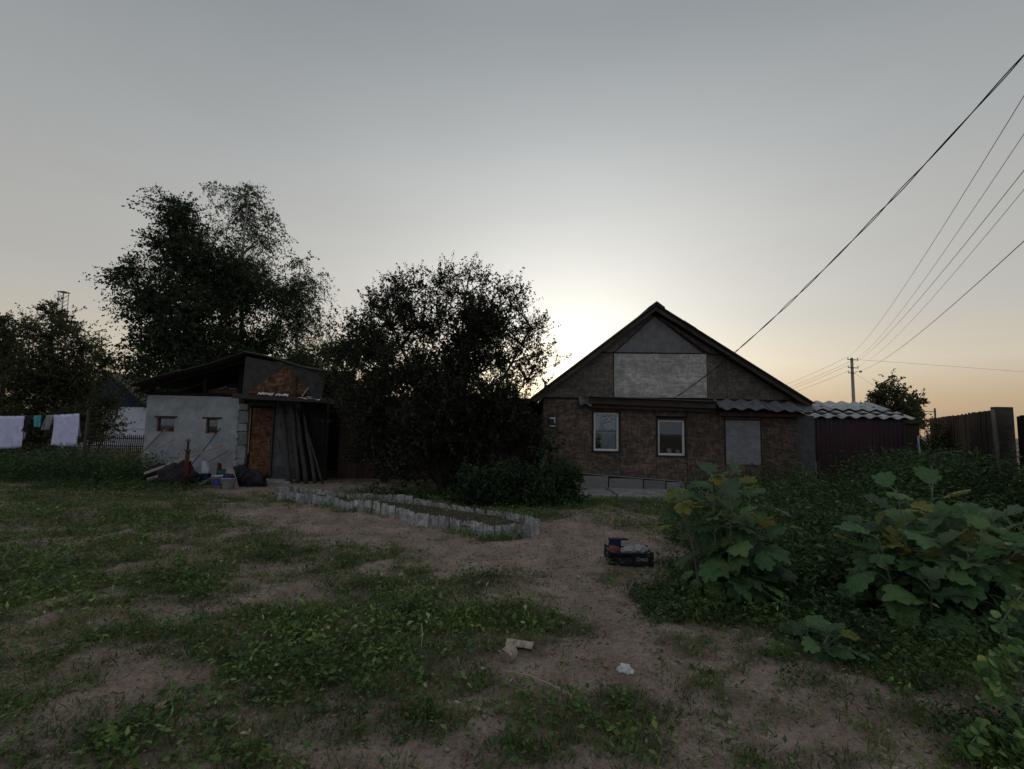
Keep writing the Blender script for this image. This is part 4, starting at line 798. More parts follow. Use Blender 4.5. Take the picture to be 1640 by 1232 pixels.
# ------------------------------------------------------------------ plume poppies: each big lobed leaf is a piece of its own
leaf_meshes = {}
for mname in ('plume_green', 'plume_yellow'):
    leaf_meshes[mname] = []
    for k in range(9):
        random.seed(90 + k); nl = random.choice((7, 7, 9)); n = 44; ring = []; cup_ = random.uniform(-.25, .75); fold = random.uniform(-.1, .45)
        for i in range(n):
            a = -math.pi + .30 + (2 * math.pi - .60) * i / (n - 1)           # gap at the petiole
            lob = .70 + .30 * abs(math.cos(a * nl / 2.0)) ** .6 - .05 * random.random(); r = lob * (.88 + .14 * math.cos(a)) * .5
            ring.append((r * math.cos(a) + .36, r * math.sin(a) * .96))
        vs = [(0.02, 0, 0)]
        for f_ in (.4, .75, 1.0):
            for (x, y) in ring:
                px, py = .02 + (x - .02) * f_, y * f_; rr_ = math.hypot(px - .2, py)
                vs.append((px, py, -cup_ * rr_ * rr_ * 1.6 + fold * abs(py) + .018 * math.sin(7 * math.atan2(py, px - .1)) * f_ + (.035 * math.sin(px * 34 + py * 27 + k) if f_ == 1 else 0)))
        fs = [(0, 1 + i, 2 + i) for i in range(n - 1)]
        for q in range(2): fs += [(1 + q * n + i, 1 + (q + 1) * n + i, 2 + (q + 1) * n + i, 2 + q * n + i) for i in range(n - 1)]
        m = bpy.data.meshes.new('leaf'); m.from_pydata(vs, [], fs); m.update()
        for p in m.polygons: p.use_smooth = True
        m.materials.append(MATS[mname]); leaf_meshes[mname].append(m)
def plume(label, base, stems, seed, size, yellow, cat='plant', topyellow=True):
    random.seed(seed); t = thing('plume_poppy', label, cat, (base[0], base[1], 0), group='big lobed-leaf plants on the right')
    for (dx, dy, h, lean_x, lean_y, nl) in stems:
        p0 = Vector((dx, dy, -.05)); pts = [p0 + Vector((lean_x * u * u, lean_y * u * u, (h + .05) * u)) for u in np.linspace(0, 1, 7)]
        MB().tube(pts, [.012 * (1 - .7 * i / 6) for i in range(7)], 6).build('stem', 'plume_stem', t, smooth=True)
        for i in range(nl):
            u = .12 + .88 * (i + .5 * random.random()) / nl; q = p0 + Vector((lean_x * u * u, lean_y * u * u, (h + .05) * u)); az = i * 2.4 + random.uniform(-.5, .5) + seed
            pl = random.uniform(.08, .20) * size / .26 * (1.2 - .75 * u); el = random.uniform(.0, .7) * (.4 + u); d = Vector((math.cos(az) * math.cos(el), math.sin(az) * math.cos(el), math.sin(el))); e = q + d * pl
            if base[0] + e.x < 1.86 and base[0] + e.x > 1.1 and base[1] + e.y < 6.1 and e.z < .62: continue
            MB().tube([q, q + d * pl * .5 + Vector((0, 0, .015)), e], [.006, .005, .004], 5, cap=False).build('petiole', 'plume_stem', t)
            s = size * random.uniform(.75, 1.2) * (1.1 - .3 * u)
            top = u > .72; mn = 'plume_yellow' if (random.random() < (yellow if top else yellow * .22)) else 'plume_green'
            o = bpy.data.objects.new('leaf', random.choice(leaf_meshes[mn])); COL.objects.link(o); o.parent = t; o.location = e
            o.rotation_euler = Euler((random.uniform(-.55, .55), (random.uniform(-.15, .95) if u < .6 else random.uniform(-.9, .35)) - el * .3, az), 'XYZ'); o.scale = (s, s, s)
    return t
def stems_of(n, rx, ry, h0, h1, lean, leaves, seed):
    random.seed(seed); out = []
    for i in range(n):
        a = 2 * math.pi * i / n + random.uniform(-.4, .4); r_ = random.uniform(.25, 1) ** .7; x, y = math.cos(a) * rx * r_, math.sin(a) * ry * r_
        out.append((x * .6, y * .6, random.uniform(h0, h1) * (1.1 - .35 * r_), x * lean, y * lean, leaves))
    return out
plume('tall large-leaved plant in front of the closed house window, beside the crate', (2.10, 5.05), stems_of(12, .42, .38, .8, 1.32, .55, 12, 3) + [(.0, 0, 1.24, .1, 0, 12), (.12, .05, 1.2, .12, 0, 12)], 3, .31, .4)
plume('widest large-leaved plant at the right, yellow leaves on top', (3.82, 4.55), stems_of(15, .58, .42, .7, 1.2, .55, 12, 5) + [(-.3, -.3, .5, -.15, -.2, 9), (.1, -.38, .45, .05, -.25, 9), (.45, -.35, .5, .2, -.2, 9), (-.45, -.1, .75, -.2, -.1, 10), (-.25, -.05, 1.15, -.1, 0, 12), (-.05, .0, 1.18, .08, 0, 12)], 6, .33, .45)
plume('little large-leaved plant low in the foreground', (2.27, 3.85), stems_of(5, .12, .1, .14, .26, 1.2, 5, 8), 9, .22, .15)
plume('dark large-leaved plant at the right picture edge', (4.75, 5.0), stems_of(7, .4, .35, .6, .95, .7, 12, 15), 16, .33, .1)

# ------------------------------------------------------------------ crate and its contents
cr = thing('plastic_crate', 'black slatted plastic crate with white digits beside the large-leaved plant', 'crate', (1.47, 6.25, gz(1.47, 6.2)), (0, 0, R(-4)))
cr.scale = (.92, .92, .92); hw, hd, hh = .28, .19, .17
MB().box(-hw, hw, -hd, hd, .005, .02).build('crate_floor', 'black_plastic', cr)
for sx in (-1, 1):
    for sy in (-1, 1): MB().box(sx * hw - .015, sx * hw + .015, sy * hd - .015, sy * hd + .015, 0, hh + .02).build('crate_corner', 'black_plastic', cr, bevel=.004)
for z0, z1 in ((.02, .06), (.085, .105), (.145, hh)):
    for sy in (-1, 1): MB().box(-hw + .016, hw - .016, sy * hd - .006, sy * hd + .006, z0, z1).build('crate_slat', 'black_plastic', cr)
    for sx in (-1, 1): MB().box(sx * hw - .006, sx * hw + .006, -hd + .016, hd - .016, z0, z1).build('crate_slat', 'black_plastic', cr)
for k in range(7):
    x = -.2 + k * .045; MB().box(x - .005, x + .005, -hd - .003, -hd + .003, .06, .145).build('crate_rib', 'black_plastic', cr)
MB().box(.02, .27, -hd - .007, -hd + .004, .055, .135).build('crate_plate', 'black_plastic', cr)
cu = bpy.data.curves.new('digits', 'FONT'); cu.body = '32460'; cu.size = .062; cu.extrude = .001; cu.align_x = 'CENTER'
to = bpy.data.objects.new('digits', cu); COL.objects.link(to); bpy.context.view_layer.update()
me = bpy.data.meshes.new_from_object(to.evaluated_get(bpy.context.evaluated_depsgraph_get())); bpy.data.objects.remove(to)
do = obj('crate_digits', me, 'chalk', cr); do.location = (.145, -hd - .0085, .07); do.rotation_euler = (R(90), 0, 0)
cz = gz(1.47, 6.2)
lump('crumpled_bag', (1.47, 6.22, cz + .12), (.10, .08, .05), 'grey_cloth', 'crumpled pale bag lying in the crate', 'bag', 21, .45); lump('red_bundle', (1.29, 6.2, cz + .13), (.07, .07, .05), 'red_cloth', 'red bundle at the left end of the crate', 'bundle', 22, .4)
lump('grey_rag', (1.62, 6.25, cz + .13), (.08, .08, .05), 'grey_cloth', 'grey rag at the right end of the crate', 'rag', 23, .4)
nb = thing('navy_box', 'dark blue open box standing up behind the pale bag in the crate', 'box', (1.33, 6.38, cz + .02)); MB().box(-.07, .07, -.03, .03, 0, .24, jit=.006).build('box_body', 'navy', nb, bevel=.006); MB().box(-.075, .16, -.04, .04, .225, .24).build('box_flap', 'navy', nb)

# ------------------------------------------------------------------ bits lying on the lawn
def log_piece(c, L, r, az, tilt, label, half):
    t = thing('firewood_log', label, 'log', (c[0], c[1], gz(*c) + (.02 if half else r * .8)), (0, tilt, az), group='birch firewood on the lawn'); n = 14 if not half else 10; random.seed(int(L * 1000)); rows = 7
    m = MB(); angs = [math.pi * k / (n - 1) for k in range(n)] if half else [2 * math.pi * k / n for k in range(n)]
    for j in range(rows):
        x = -L / 2 + L * j / (rows - 1)
        m.v += [(x + random.uniform(-.006, .006) * (j in (0, rows - 1)), r * math.cos(a) * random.uniform(.95, 1.05), r * (.6 if half else 1) * math.sin(a) * random.uniform(.93, 1.06)) for a in angs]
    for j in range(rows - 1):
        m.f += [(j * n + k, j * n + (k + 1) % n, (j + 1) * n + (k + 1) % n, (j + 1) * n + k) for k in range(n)]
    m.build('log_side', 'log_bark', t, smooth=False)
    e = MB()
    for x in (-L / 2 - .001, L / 2 + .001): e.add([(x, r * .97 * math.cos(a), r * .97 * (.6 if half else 1) * math.sin(a)) for a in angs], [tuple(range(n))])
    e.build('log_end', 'log_end', t)
log_piece((.09, 3.84), .20, .046, R(-8), R(3), 'split half log with cream bark lying on bare soil', True); log_piece((.01, 3.58), .085, .05, R(55), R(-12), 'short round log stub showing its sawn end', False)
lump('white_rag', (.80, 3.48, gz(.8, 3.48) - .01), (.045, .04, .035), 'white_cloth', 'crumpled white rag on the grass, right of the logs', 'rag', 31, .6)
def stick(pts, r, m, label): MB().tube([(x, y, gz(x, y) + z) for x, y, z in pts], r, 6).build('dry_stick', m, label=label, cat='stick', group='dry sticks on the lawn')
stick([(0.0, 3.36, .03), (.14, 3.26, .035), (.30, 3.15, .02), (.42, 3.04, .02)], .0055, 'pale_wood', 'long thin dry stick lying below the logs')
stick([(-.62, 3.70, .0), (-.615, 3.72, .10), (-.63, 3.74, .18)], .004, 'pale_wood', 'upright yellow dry stalk left of the logs')
stick([(-.95, 4.9, .02), (-.75, 4.85, .05), (-.6, 4.8, .02)], .006, 'old_wood', 'short dark stick in the middle of the lawn')

# ------------------------------------------------------------------ washing line
LX = [(-18.5, 14.5, 1.9), (-12.4, 14.45, 1.86)]
MB().tube([(LX[0][0] + (LX[1][0] - LX[0][0]) * u, 14.48, 1.9 - .04 * u - .16 * 4 * u * (1 - u)) for u in np.linspace(0, 1, 25)], .005, 5).build('washing_line', 'wire', label='thin line the washing hangs from', cat='line')
for x, l in ((-18.5, 'wooden washing-line post at the far left end'), (-12.4, 'wooden washing-line post among weeds near the outbuilding')):
    MB().tube([(x, 14.48, -.1), (x, 14.48, 1.0), (x + .01, 14.48, 1.96)], [.045, .042, .038], 8).build('line_post', 'old_wood', label=l, cat='post', group='washing line posts')
def line_z(x): u = (x - LX[0][0]) / (LX[1][0] - LX[0][0]); return 1.9 - .04 * u - .16 * 4 * u * (1 - u)
def cloth(x0, x1, drop, m, label, name, back=.35, skew=0.0, hem=.0, seed=0):
    rs = random.Random(seed); ph = rs.uniform(0, 6)
    def fn(u, v):
        x = x0 + (x1 - x0) * u; zt = line_z(x) + .008; s = v * 2 - 1      # v<.5: front fall, v>.5: back fall
        if s <= 0: d = -s * (drop + hem * (u - .5)); y = -.012 - .05 * min(1, d)
        else: d = s * drop * back; y = .012 + .05 * min(1, d)
        fall = d / max(drop, .01)
        return (x + skew * fall * .2 + .015 * math.sin(v * 9 + ph), 14.48 + y + .035 * fall * math.sin(u * 11 + ph) + .012 * math.sin(u * 23 + v * 7), zt - d - .012 * math.sin(u * 9 + ph) * fall)
    MB().grid(fn, 24, 24).build(name, m, smooth=True, solid=.004, label=label, cat='laundry', group='washing hung on the line')
cloth(-15.3, -14.22, .95, 'lilac_cloth', 'large lilac sheet hanging at the left picture edge', 'hung_sheet', .7, .3, -.1, 1)
cloth(-14.2, -13.98, .46, 'dark_cloth', 'dark garment hanging beside the left lilac sheet', 'hung_garment', .8, -.6, 0, 2)
cloth(-13.95, -13.72, .34, 'teal_cloth', 'turquoise towel on the washing line', 'hung_towel', .9, 0, 0, 3)
cloth(-13.71, -13.62, .30, 'dark_cloth', 'narrow black cloth hanging next to the turquoise towel', 'hung_garment', .8, 0, 0, 4)
cloth(-13.61, -13.40, .44, 'grey_cloth', 'small grey cloth hanging left of the right sheet', 'hung_towel', .6, -.3, 0, 5)
cloth(-13.39, -12.66, .92, 'lilac_cloth', 'lilac patterned sheet at the right end of the washing line', 'hung_sheet', .72, .5, .08, 6)

# ------------------------------------------------------------------ beyond the left boundary
nb_ = thing('neighbour_house', 'whitewashed house with a dark blue gable behind the left trees', 'house', (-25.5, 32, 0))
MB().box(-4, 3.4, 0, 6, 0, 2.62).build('wall', 'whitewash', nb_); MB().prism([(-3.0, 2.63), (1.95, 2.63), (-.6, 4.72)], -.05, .2).build('gable', 'blue_gable', nb_)
MB().prism([(-.62, 4.86), (2.5, 2.45), (2.5, 2.3), (-.62, 4.7)], -.35, 6.3).build('roof_slope', 'neighbour_roof', nb_); MB().prism([(-.63, 4.86), (-3.6, 2.45), (-3.6, 2.3), (-.63, 4.7)], -.35, 6.3).build('roof_slope', 'neighbour_roof', nb_)
pf = thing('picket_fence', 'low row of dark pickets before the whitewashed house', 'fence', (-21, 27, 0))
for i in range(46):
    h = .95 + random.uniform(-.05, .06); x = -2.2 + i * .11; MB().prism([(x, 0), (x + .055, 0), (x + .055, h - .06), (x + .028, h), (x, h - .06)], 0, .02).build('picket', 'old_wood', pf)
for z in (.3, .72): MB().box(-2.25, 2.9, .022, .05, z, z + .06).build('rail', 'old_wood', pf)
MB().tube([(-10.62, 14.5, 1.5), (-12.5, 17, 1.36), (-15.5, 20.5, 1.35)], .008, 5).build('sagging_cable', 'cable', label='thin cable running from the outbuilding corner to the left shrub', cat='cable')
tw = thing('lattice_tower', 'distant steel lattice mast rising above the left trees', 'mast', (-186, 200, 0)); m = MB(); H_ = 55.0
def tw_w(z): return 3.2 * (1 - z / H_) + 2.2 * (z / H_)
for sx in (-.5, .5):
    for sy in (-.5, .5): m.tube([(sx * tw_w(0), sy * tw_w(0), 0), (sx * tw_w(H_), sy * tw_w(H_), H_)], .11, 4)
m.build('mast_legs', 'steel', tw); m = MB(); zz = 0
while zz < H_ - 1.5:
    a, b_ = tw_w(zz) / 2, tw_w(zz + 1.8) / 2
    for p, q in (((-a, -a, zz), (b_, -b_, zz + 1.8)), ((a, -a, zz), (-b_, -b_, zz + 1.8)), ((-a, -a, zz), (a, -a, zz)), ((-a, a, zz), (b_, b_, zz + 1.8)), ((a, -a, zz), (b_, b_, zz + 1.8)), ((-a, -a, zz), (-b_, b_, zz + 1.8))): m.tube([p, q], .06, 4)
    zz += 1.8
m.build('mast_bracing', 'steel', tw); MB().box(-1.5, 1.5, -1.5, 1.5, H_ - .3, H_).build('mast_platform', 'steel', tw)

# ------------------------------------------------------------------ power line
def utility_pole(loc, rz, label, h=10.3):
    t = thing('utility_pole', label, 'utility pole', loc, (0, 0, rz), group='poles of the overhead line')
    m = MB(); m.add([(sx * .16, sy * .13, 0) for sx, sy in ((-1, -1), (1, -1), (1, 1), (-1, 1))] + [(sx * .11, sy * .10, h) for sx, sy in ((-1, -1), (1, -1), (1, 1), (-1, 1))], [(0, 3, 2, 1), (4, 5, 6, 7), (0, 1, 5, 4), (1, 2, 6, 5), (2, 3, 7, 6), (3, 0, 4, 7)])
    m.build('shaft', 'pole_concrete', t, bevel=.02)
    for z in (h - .25, h - 1.15, h - 1.75):
        arm = MB().box(-.72, .72 if z > h - 1.5 else .1, -.17, -.11, z - .04, z + .04).build('crossarm', 'rust', t)
        for x in ((-.65, .65) if z > h - 1.5 else (-.65,)):
            MB().lathe([(.02, 0), (.02, .06), (.06, .07), (.055, .14), (.065, .17), (.03, .2)], (x, -.14, z + .04), 8).build('insulator', 'porcelain', arm)
    lamp = MB().tube([(.1, -.14, h - 1.8), (.5, -.2, h - 1.5), (.75, -.24, h - 1.52)], .022, 6).build('lamp_arm', 'steel', t); MB().lathe([(.05, 0), (.14, -.06), (.15, -.16), (.09, -.22)], (.85, -.25, h - 1.45), 10).build('lamp_head', 'steel', lamp)
    return t
PA, PB, PC = Vector((38.2, 55, 0)), Vector((6.0, 1.7, 0)), Vector((53, 130, 0))
utility_pole(PA, R(12), 'concrete utility pole with crossarms standing beyond the lean-to roof'); utility_pole(PB, R(30), 'near concrete utility pole at the right, out toward the viewer'); utility_pole(PC, R(5), 'far concrete utility pole hidden behind the house roof')
def wire_pts(a, b, sag, n=40): a, b = Vector(a), Vector(b); return [a.lerp(b, u) - Vector((0, 0, sag * 4 * u * (1 - u))) for u in np.linspace(0, 1, n)]
GW = 'overhead wires'
for (za, zb_, dx, r, l) in ((10.3, 8.7, -.6, .008, 'uppermost overhead wire above the lean-to'), (10.3, 9.35, .6, .008, 'second overhead wire from the top'), (9.35, 7.2, -.6, .008, 'third overhead wire from the top'), (9.35, 8.0, .6, .007, 'fourth overhead wire from the top'), (8.7, 6.25, .1, .011, 'lowest thicker overhead cable of the bundle')):
    MB().tube(wire_pts((PA.x + dx, PA.y - .14, za), (PB.x + dx * .7, PB.y, zb_), 1.0), r, 5).build('overhead_wire', 'wire', label=l, cat='wire', group=GW)
for (za, zb_, dx, l) in ((10.3, 10.2, -.65, 'top wire running on from the pole toward the house roof'), (10.3, 9.9, .65, 'second wire running on from the pole behind the roof'), (9.35, 9.2, -.65, 'third wire running on from the pole behind the roof'), (8.75, 8.7, -.6, 'lowest wire running on from the pole behind the roof')):
    MB().tube(wire_pts((PA.x + dx, PA.y - .14, za), (PC.x + dx, PC.y, zb_), 1.6), .014, 5).build('overhead_wire', 'wire', label=l, cat='wire', group=GW)
PD = Vector((84, 69, 0))
utility_pole(PD, R(60), 'utility pole beyond the right picture edge')
MB().tube(wire_pts((PA.x + .6, PA.y, 10.1), (PD.x, PD.y, 10.2), -.05), .012, 5).build('overhead_wire', 'cable', label='level wire running right from the pole across the sky', cat='wire', group=GW)
MB().tube(wire_pts((PA.x + .2, PA.y, 8.6), (72, 84, 5.6), .6), .011, 5).build('overhead_wire', 'wire', label='low wire slanting down from the pole to the distant post', cat='wire', group=GW)
# twisted service cable from the near pole down to the ledge beam
a, b_ = Vector((4.29, 13.18, 2.47)), Vector((5.98, 1.72, 7.8)); n = 150; base_ = []
for i in range(n):
    t_ = 1.4 * i / (n - 1); base_.append(Vector((4.29 + 1.21 * t_, 13.18 - 8.18 * t_, 2.47 + 3.28 * t_ - 4 * .33 * t_ * (1 - t_))))
svc = thing('service_cable', 'twisted black cable pair sweeping down to the house ledge', 'cable', a)
for ph in (0, math.pi):
    MB().tube([p - a + Vector((math.cos(i * .42 + ph), 0, math.sin(i * .42 + ph))) * (.006 + .010 * math.sin(i * .13) ** 4) * min(1, i / 6) for i, p in enumerate(base_)], .0065, 5).build('strand', 'cable', svc)
fp = thing('distant_post', 'thin distant post with a short arm above the right fence', 'post', (79, 92, 0)); MB().tube([(0, 0, 0), (0, 0, 6.9)], .16, 6).build('post_shaft', 'old_wood', fp); MB().box(-2.0, .1, -.05, .05, 6.2, 6.32).build('post_arm', 'old_wood', fp)

# ------------------------------------------------------------------ right boundary fence
def board_fence(name, label, a, b, h0, h1, m='fence_wood', wd=.16):
    a, b = Vector((*a, 0)), Vector((*b, 0)); d = b - a; L = d.length; rz = math.atan2(d.y, d.x); t = thing(name, label, 'fence', a, (0, 0, rz)); x = 0
    while x < L:
        w_ = wd * random.uniform(.85, 1.15); h = h0 + (h1 - h0) * x / L + random.uniform(-.02, .02); MB().box(x + .004, x + w_ - .002, -.02, random.uniform(-.006, .008), 0.05, h).build('board', m, t); x += w_
    for z in (.5, 1.55): MB().box(0, L, -.07, -.025, z, z + .09).build('rail', m, t)
    for x in np.arange(.1, L, 2.4): MB().box(x, x + .1, -.17, -.072, -.1, 1.95).build('post', m, t)
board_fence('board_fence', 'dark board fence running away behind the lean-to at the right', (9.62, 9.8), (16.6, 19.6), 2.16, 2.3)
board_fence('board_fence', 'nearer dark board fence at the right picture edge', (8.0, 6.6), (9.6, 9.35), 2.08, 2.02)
MB().box(-.17, .17, -.06, .06, 0, 2.2).build('fence_post', 'dark_board', label='broad dark gatepost where the two fences meet', cat='post', bevel=.01).location = (9.55, 9.6, 0)
pole_thing((9.3, 9.4, 0), (9.22, 9.45, 2.14), .035, .03, 'grey_wood', 'peeled_pole', 'peeled pale pole leaning on the fence gatepost', 'pole')
plank((9.0, 10.5, 1.24), (9.95, 10.9, 1.30), .1, .03, 'grey_wood', 'rail_board', 'weathered horizontal board before the far fence', 'board')
for x, y in ((9.05, 10.56), (9.9, 10.92)): MB().box(x - .03, x + .03, y - .0, y + .06, 0, 1.24).build('rail_stake', 'old_wood', label='stake under the %s end of the weathered board' % ('left' if x < 9.5 else 'right'), cat='stake')

# ------------------------------------------------------------------ uncountable growth
rng = np.random.default_rng(99)
def visible_xy(n, y0, y1, spread=1.12, power=1.0):
    y = y0 + (y1 - y0) * rng.random(n) ** power; x = rng.uniform(-spread, spread, n) * (y + .3); return x, y
def inside_things(x, y):
    bedm = np.zeros(len(x), bool); P = np.array(poly); j = len(P) - 1
    for i in range(len(P)):
        c = ((P[i, 1] > y) != (P[j, 1] > y)) & (x < (P[j, 0] - P[i, 0]) * (y - P[i, 1]) / (P[j, 1] - P[i, 1] + 1e-12) + P[i, 0]); bedm ^= c; j = i
    return bedm
CLEAR = [(.09, 3.72, .26), (.02, 3.45, .2), (.76, 3.40, .2), (.2, 3.2, .14), (1.45, 6.0, .42), (1.45, 5.6, .3)]
def clear_of(x, y):
    k = np.ones(len(x), bool)
    for cx_, cy_, r_ in CLEAR: k &= (x - cx_) ** 2 + (y - cy_) ** 2 > r_ * r_ * rng.uniform(.3, 1.2, len(x))
    return k
# short grass
x, y = visible_xy(420000, 2.1, 15.0, power=1.15); c = cover(x, y); k = (rng.random(len(x)) < np.clip(c * 1.0, 0, 1) ** 1.2) & clear_of(x, y) & ~((y > 12) & (x > 1.3) & (x < 6.3)); x, y = x[k], y[k]; n = len(x)
P = np.stack([x, y, ground_h(x, y) - .004], 1); patch = fbm(x * 1.7, y * 1.7, 61); h = rng.uniform(.02, .075, n) * (.55 + 1.1 * patch); lean_ = rng.normal(size=(n, 3)) * .6; lean_[:, 2] = 1
tipp = P + unit(lean_) * h[:, None] * 1.25; V, T = strip_arrays(P, tipp, rng.uniform(.003, .0065, n) * (1 + y / 7)); obj('lawn_grass', np_mesh('lawn_grass', V, T), 'grass', kind='stuff', label='short thin grass over the yard')
# low leafy weeds in clumps
x, y = visible_xy(17000, 2.1, 12.5, power=1.15); c = cover(x, y); k = rng.random(len(x)) < (np.clip((c - .16) * 1.1, 0, 1) ** 1.4) * clear_of(x, y); x, y = x[k], y[k]; per = 15; n = len(x)
size = rng.uniform(.2, 1.6, n) * (.6 + .9 * fbm(x * .8, y * .8, 71)); cz_ = np.repeat(size, per); X_ = np.repeat(x, per); Y_ = np.repeat(y, per); a = rng.uniform(0, 2 * np.pi, n * per); r_ = rng.random(n * per) ** .6 * .13 * cz_
px, py = X_ + np.cos(a) * r_, Y_ + np.sin(a) * r_; pz = ground_h(px, py) + rng.random(n * per) ** 1.2 * .13 * cz_ * (1 - .4 * r_ / (.13 * cz_ + 1e-6)) + .006
P = np.stack([px, py, pz], 1); D = np.stack([np.cos(a), np.sin(a), rng.normal(size=n * per) * .35 + .15], 1) + rng.normal(size=(n * per, 3)) * .35; L = rng.uniform(.018, .055, n * per) * (.6 + .4 * cz_)
Nn = unit(rng.normal(size=(n * per, 3)) * .45 + np.array([0, 0, 1])); lv = leaf_arrays(P, D, L, L * rng.uniform(.35, .7, n * per), .15, Nn)
st0 = np.stack([X_ + np.cos(a) * r_ * .2, Y_ + np.sin(a) * r_ * .2, ground_h(X_, Y_)], 1)[::2]; st = strip_arrays(st0, P[::2], np.full(len(st0), .004))
V, T = join_arrays([lv, st]); obj('low_weeds', np_mesh('low_weeds', V, T), 'leaf_weed', kind='stuff', label='low leafy weeds spreading in patches')
# dry litter, straw and pale dead leaves
x, y = visible_xy(9000, 2.1, 12.0); P = np.stack([x, y, ground_h(x, y) + rng.uniform(.002, .03, len(x))], 1); D = rng.normal(size=P.shape); D[:, 2] *= .25; L = rng.uniform(.012, .07, len(x)) * rng.random(len(x)) ** .5
V, T = leaf_arrays(P, D, L, np.minimum(L * .35, rng.uniform(.003, .016, len(x))), .1, unit(rng.normal(size=P.shape) * .3 + np.array([0, 0, 1]))); obj('dry_litter', np_mesh('dry_litter', V, T), 'straw', kind='stuff', label='scattered dry straw and dead leaves')
# soil crumbs and small stones
x, y = visible_xy(11000, 2.1, 11.5); c = cover(x, y); k = rng.random(len(x)) < (1.05 - c); x, y = x[k], y[k]; n = len(x)
oct_ = np.array([[1, 0, 0], [0, 1, 0], [-1, 0, 0], [0, -1, 0], [0, 0, .8], [0, 0, -.8]], float); ot = np.array([[0, 1, 4], [1, 2, 4], [2, 3, 4], [3, 0, 4], [1, 0, 5], [2, 1, 5], [3, 2, 5], [0, 3, 5]])
s_ = rng.uniform(.004, .02, n) * rng.random(n) ** .6 + .002; O = oct_[None] * s_[:, None, None] * rng.uniform(.6, 1.3, (n, 6, 1)) + np.stack([x, y, ground_h(x, y) + s_ * .3], 1)[:, None]; an = rng.uniform(0, 6.28, n)
obj('soil_crumbs', np_mesh('soil_crumbs', O.reshape(-1, 3), (ot[None] + np.arange(n)[:, None, None] * 6).reshape(-1, 3)), 'crumb', kind='stuff', label='soil crumbs and small stones on bare earth')
# taller weeds
def tall(name, label, x, y, h, m, per=26, ll=(.04, .10), sprawl=.35, aspect=.32):
    n = len(x); base = np.stack([x, y, ground_h(x, y) - .01], 1); ln = rng.normal(size=(n, 3)) * sprawl; ln[:, 2] = 1; ln = unit(ln); tip = base + ln * h[:, None]
    u = rng.random((n, per)) ** .75; P = base[:, None] + (tip - base)[:, None] * u[..., None] + rng.normal(size=(n, per, 3)) * (.035 + .05 * h[:, None, None]) * np.array([1, 1, .4]); P = P.reshape(-1, 3)
    D = rng.normal(size=P.shape); D[:, 2] = D[:, 2] * .5 + .25; L = rng.uniform(*ll, len(P)); lv = leaf_arrays(P, D, L, L * aspect * rng.uniform(.7, 1.4, len(P)), .15); st = strip_arrays(base, tip, np.full(n, .009))
    V, T = join_arrays([lv, st]); obj(name, np_mesh(name, V, T), m, kind='stuff', label=label)
def zone(n, x0, x1, y0, y1): return rng.uniform(x0, x1, n), rng.uniform(y0, y1, n)
x, y = visible_xy(4200, 2.15, 10.5); k = clear_of(x, y); x, y = x[k], y[k]; tall('sprouts', 'tiny green sprouts dotted over bare soil', x, y, rng.uniform(.015, .07, len(x)), 'leaf_weed', per=7, ll=(.012, .04), sprawl=.6, aspect=.4)
x, y = visible_xy(5200, 2.15, 10.5, power=1.1); c = cover(x, y) + (fbm(x * 2.2, y * 2.2, 83) - .5) * 1.2; k = (c > .72) & clear_of(x, y); x, y = x[k], y[k]; tall('weed_tufts', 'ragged taller weed tufts dotted over the yard', x, y, rng.uniform(.04, .2, len(x)) * rng.uniform(.5, 1.1, len(x)), 'leaf_weed', per=15, ll=(.02, .065), sprawl=.55, aspect=.28)
x, y = zone(1500, -16.5, -9.6, 12.7, 15.6); k = ~((y > 14.2) & (x > -10.8)) & (x < -9.3 - (14.2 - y) * .2); x, y = x[k], y[k]; tall('weed_thicket', 'dark thicket of tall weeds under the washing', x, y, rng.uniform(.45, 1.0, len(x)) * (.5 + .9 * fbm(x * .9, y * .9, 3)), 'tall_weed')
x, y = zone(900, -11.5, -7.2, 11.6, 13.0); k = rng.random(len(x)) < .5; x, y = x[k], y[k]; tall('weed_fringe', 'dark grassy fringe before the junk heap', x, y, rng.uniform(.08, .28, len(x)), 'tall_weed', per=14, ll=(.03, .08))
x, y = zone(2600, 4.0, 12.6, 6.3, 13.5); k = (y < 13.4) & (x > 2.0 + .35 * (13.5 - y)) & (x < 9.0 + (y - 6.3) * .35) & ~((y > 11.8) & (x < 6.2)); x, y = x[k], y[k]; tall('weed_thicket', 'tall green weeds growing before the lean-to', x, y, rng.uniform(.3, 1.0, len(x)) * (.45 + 1.0 * fbm(x * .8, y * .8, 4)), 'tall_weed')
x, y = zone(1500, 2.4, 5.6, 4.9, 7.6); tall('weed_thicket', 'dark undergrowth between the large-leaved plants', x, y, rng.uniform(.2, .72, len(x)) * (.45 + 1.0 * fbm(x, y, 8)), 'tall_weed', per=20)
x, y = zone(700, 2.5, 4.6, 3.3, 5.0); tall('weed_fringe', 'low dark growth at the feet of the widest plant', x, y, rng.uniform(.06, .25, len(x)), 'tall_weed', per=14, ll=(.03, .07))
x, y = zone(900, 1.2, 3.0, 4.3, 6.2); k = ~((x < 1.85) & (y > 5.2)); x, y = x[k], y[k]; tall('weed_fringe', 'low dark growth round the tall large-leaved plant', x, y, rng.uniform(.05, .22, len(x)), 'tall_weed', per=14, ll=(.03, .07))
x, y = zone(1700, 7.6, 12.5, 8.2, 13.2); k = (x < 8.9 + (y - 8.4) * .72) & (x > y * .72); x, y = x[k], y[k]; tall('weed_thicket', 'tall dense weeds against the right board fence', x, y, rng.uniform(.7, 1.5, len(x)), 'tall_weed', per=34, ll=(.05, .12))
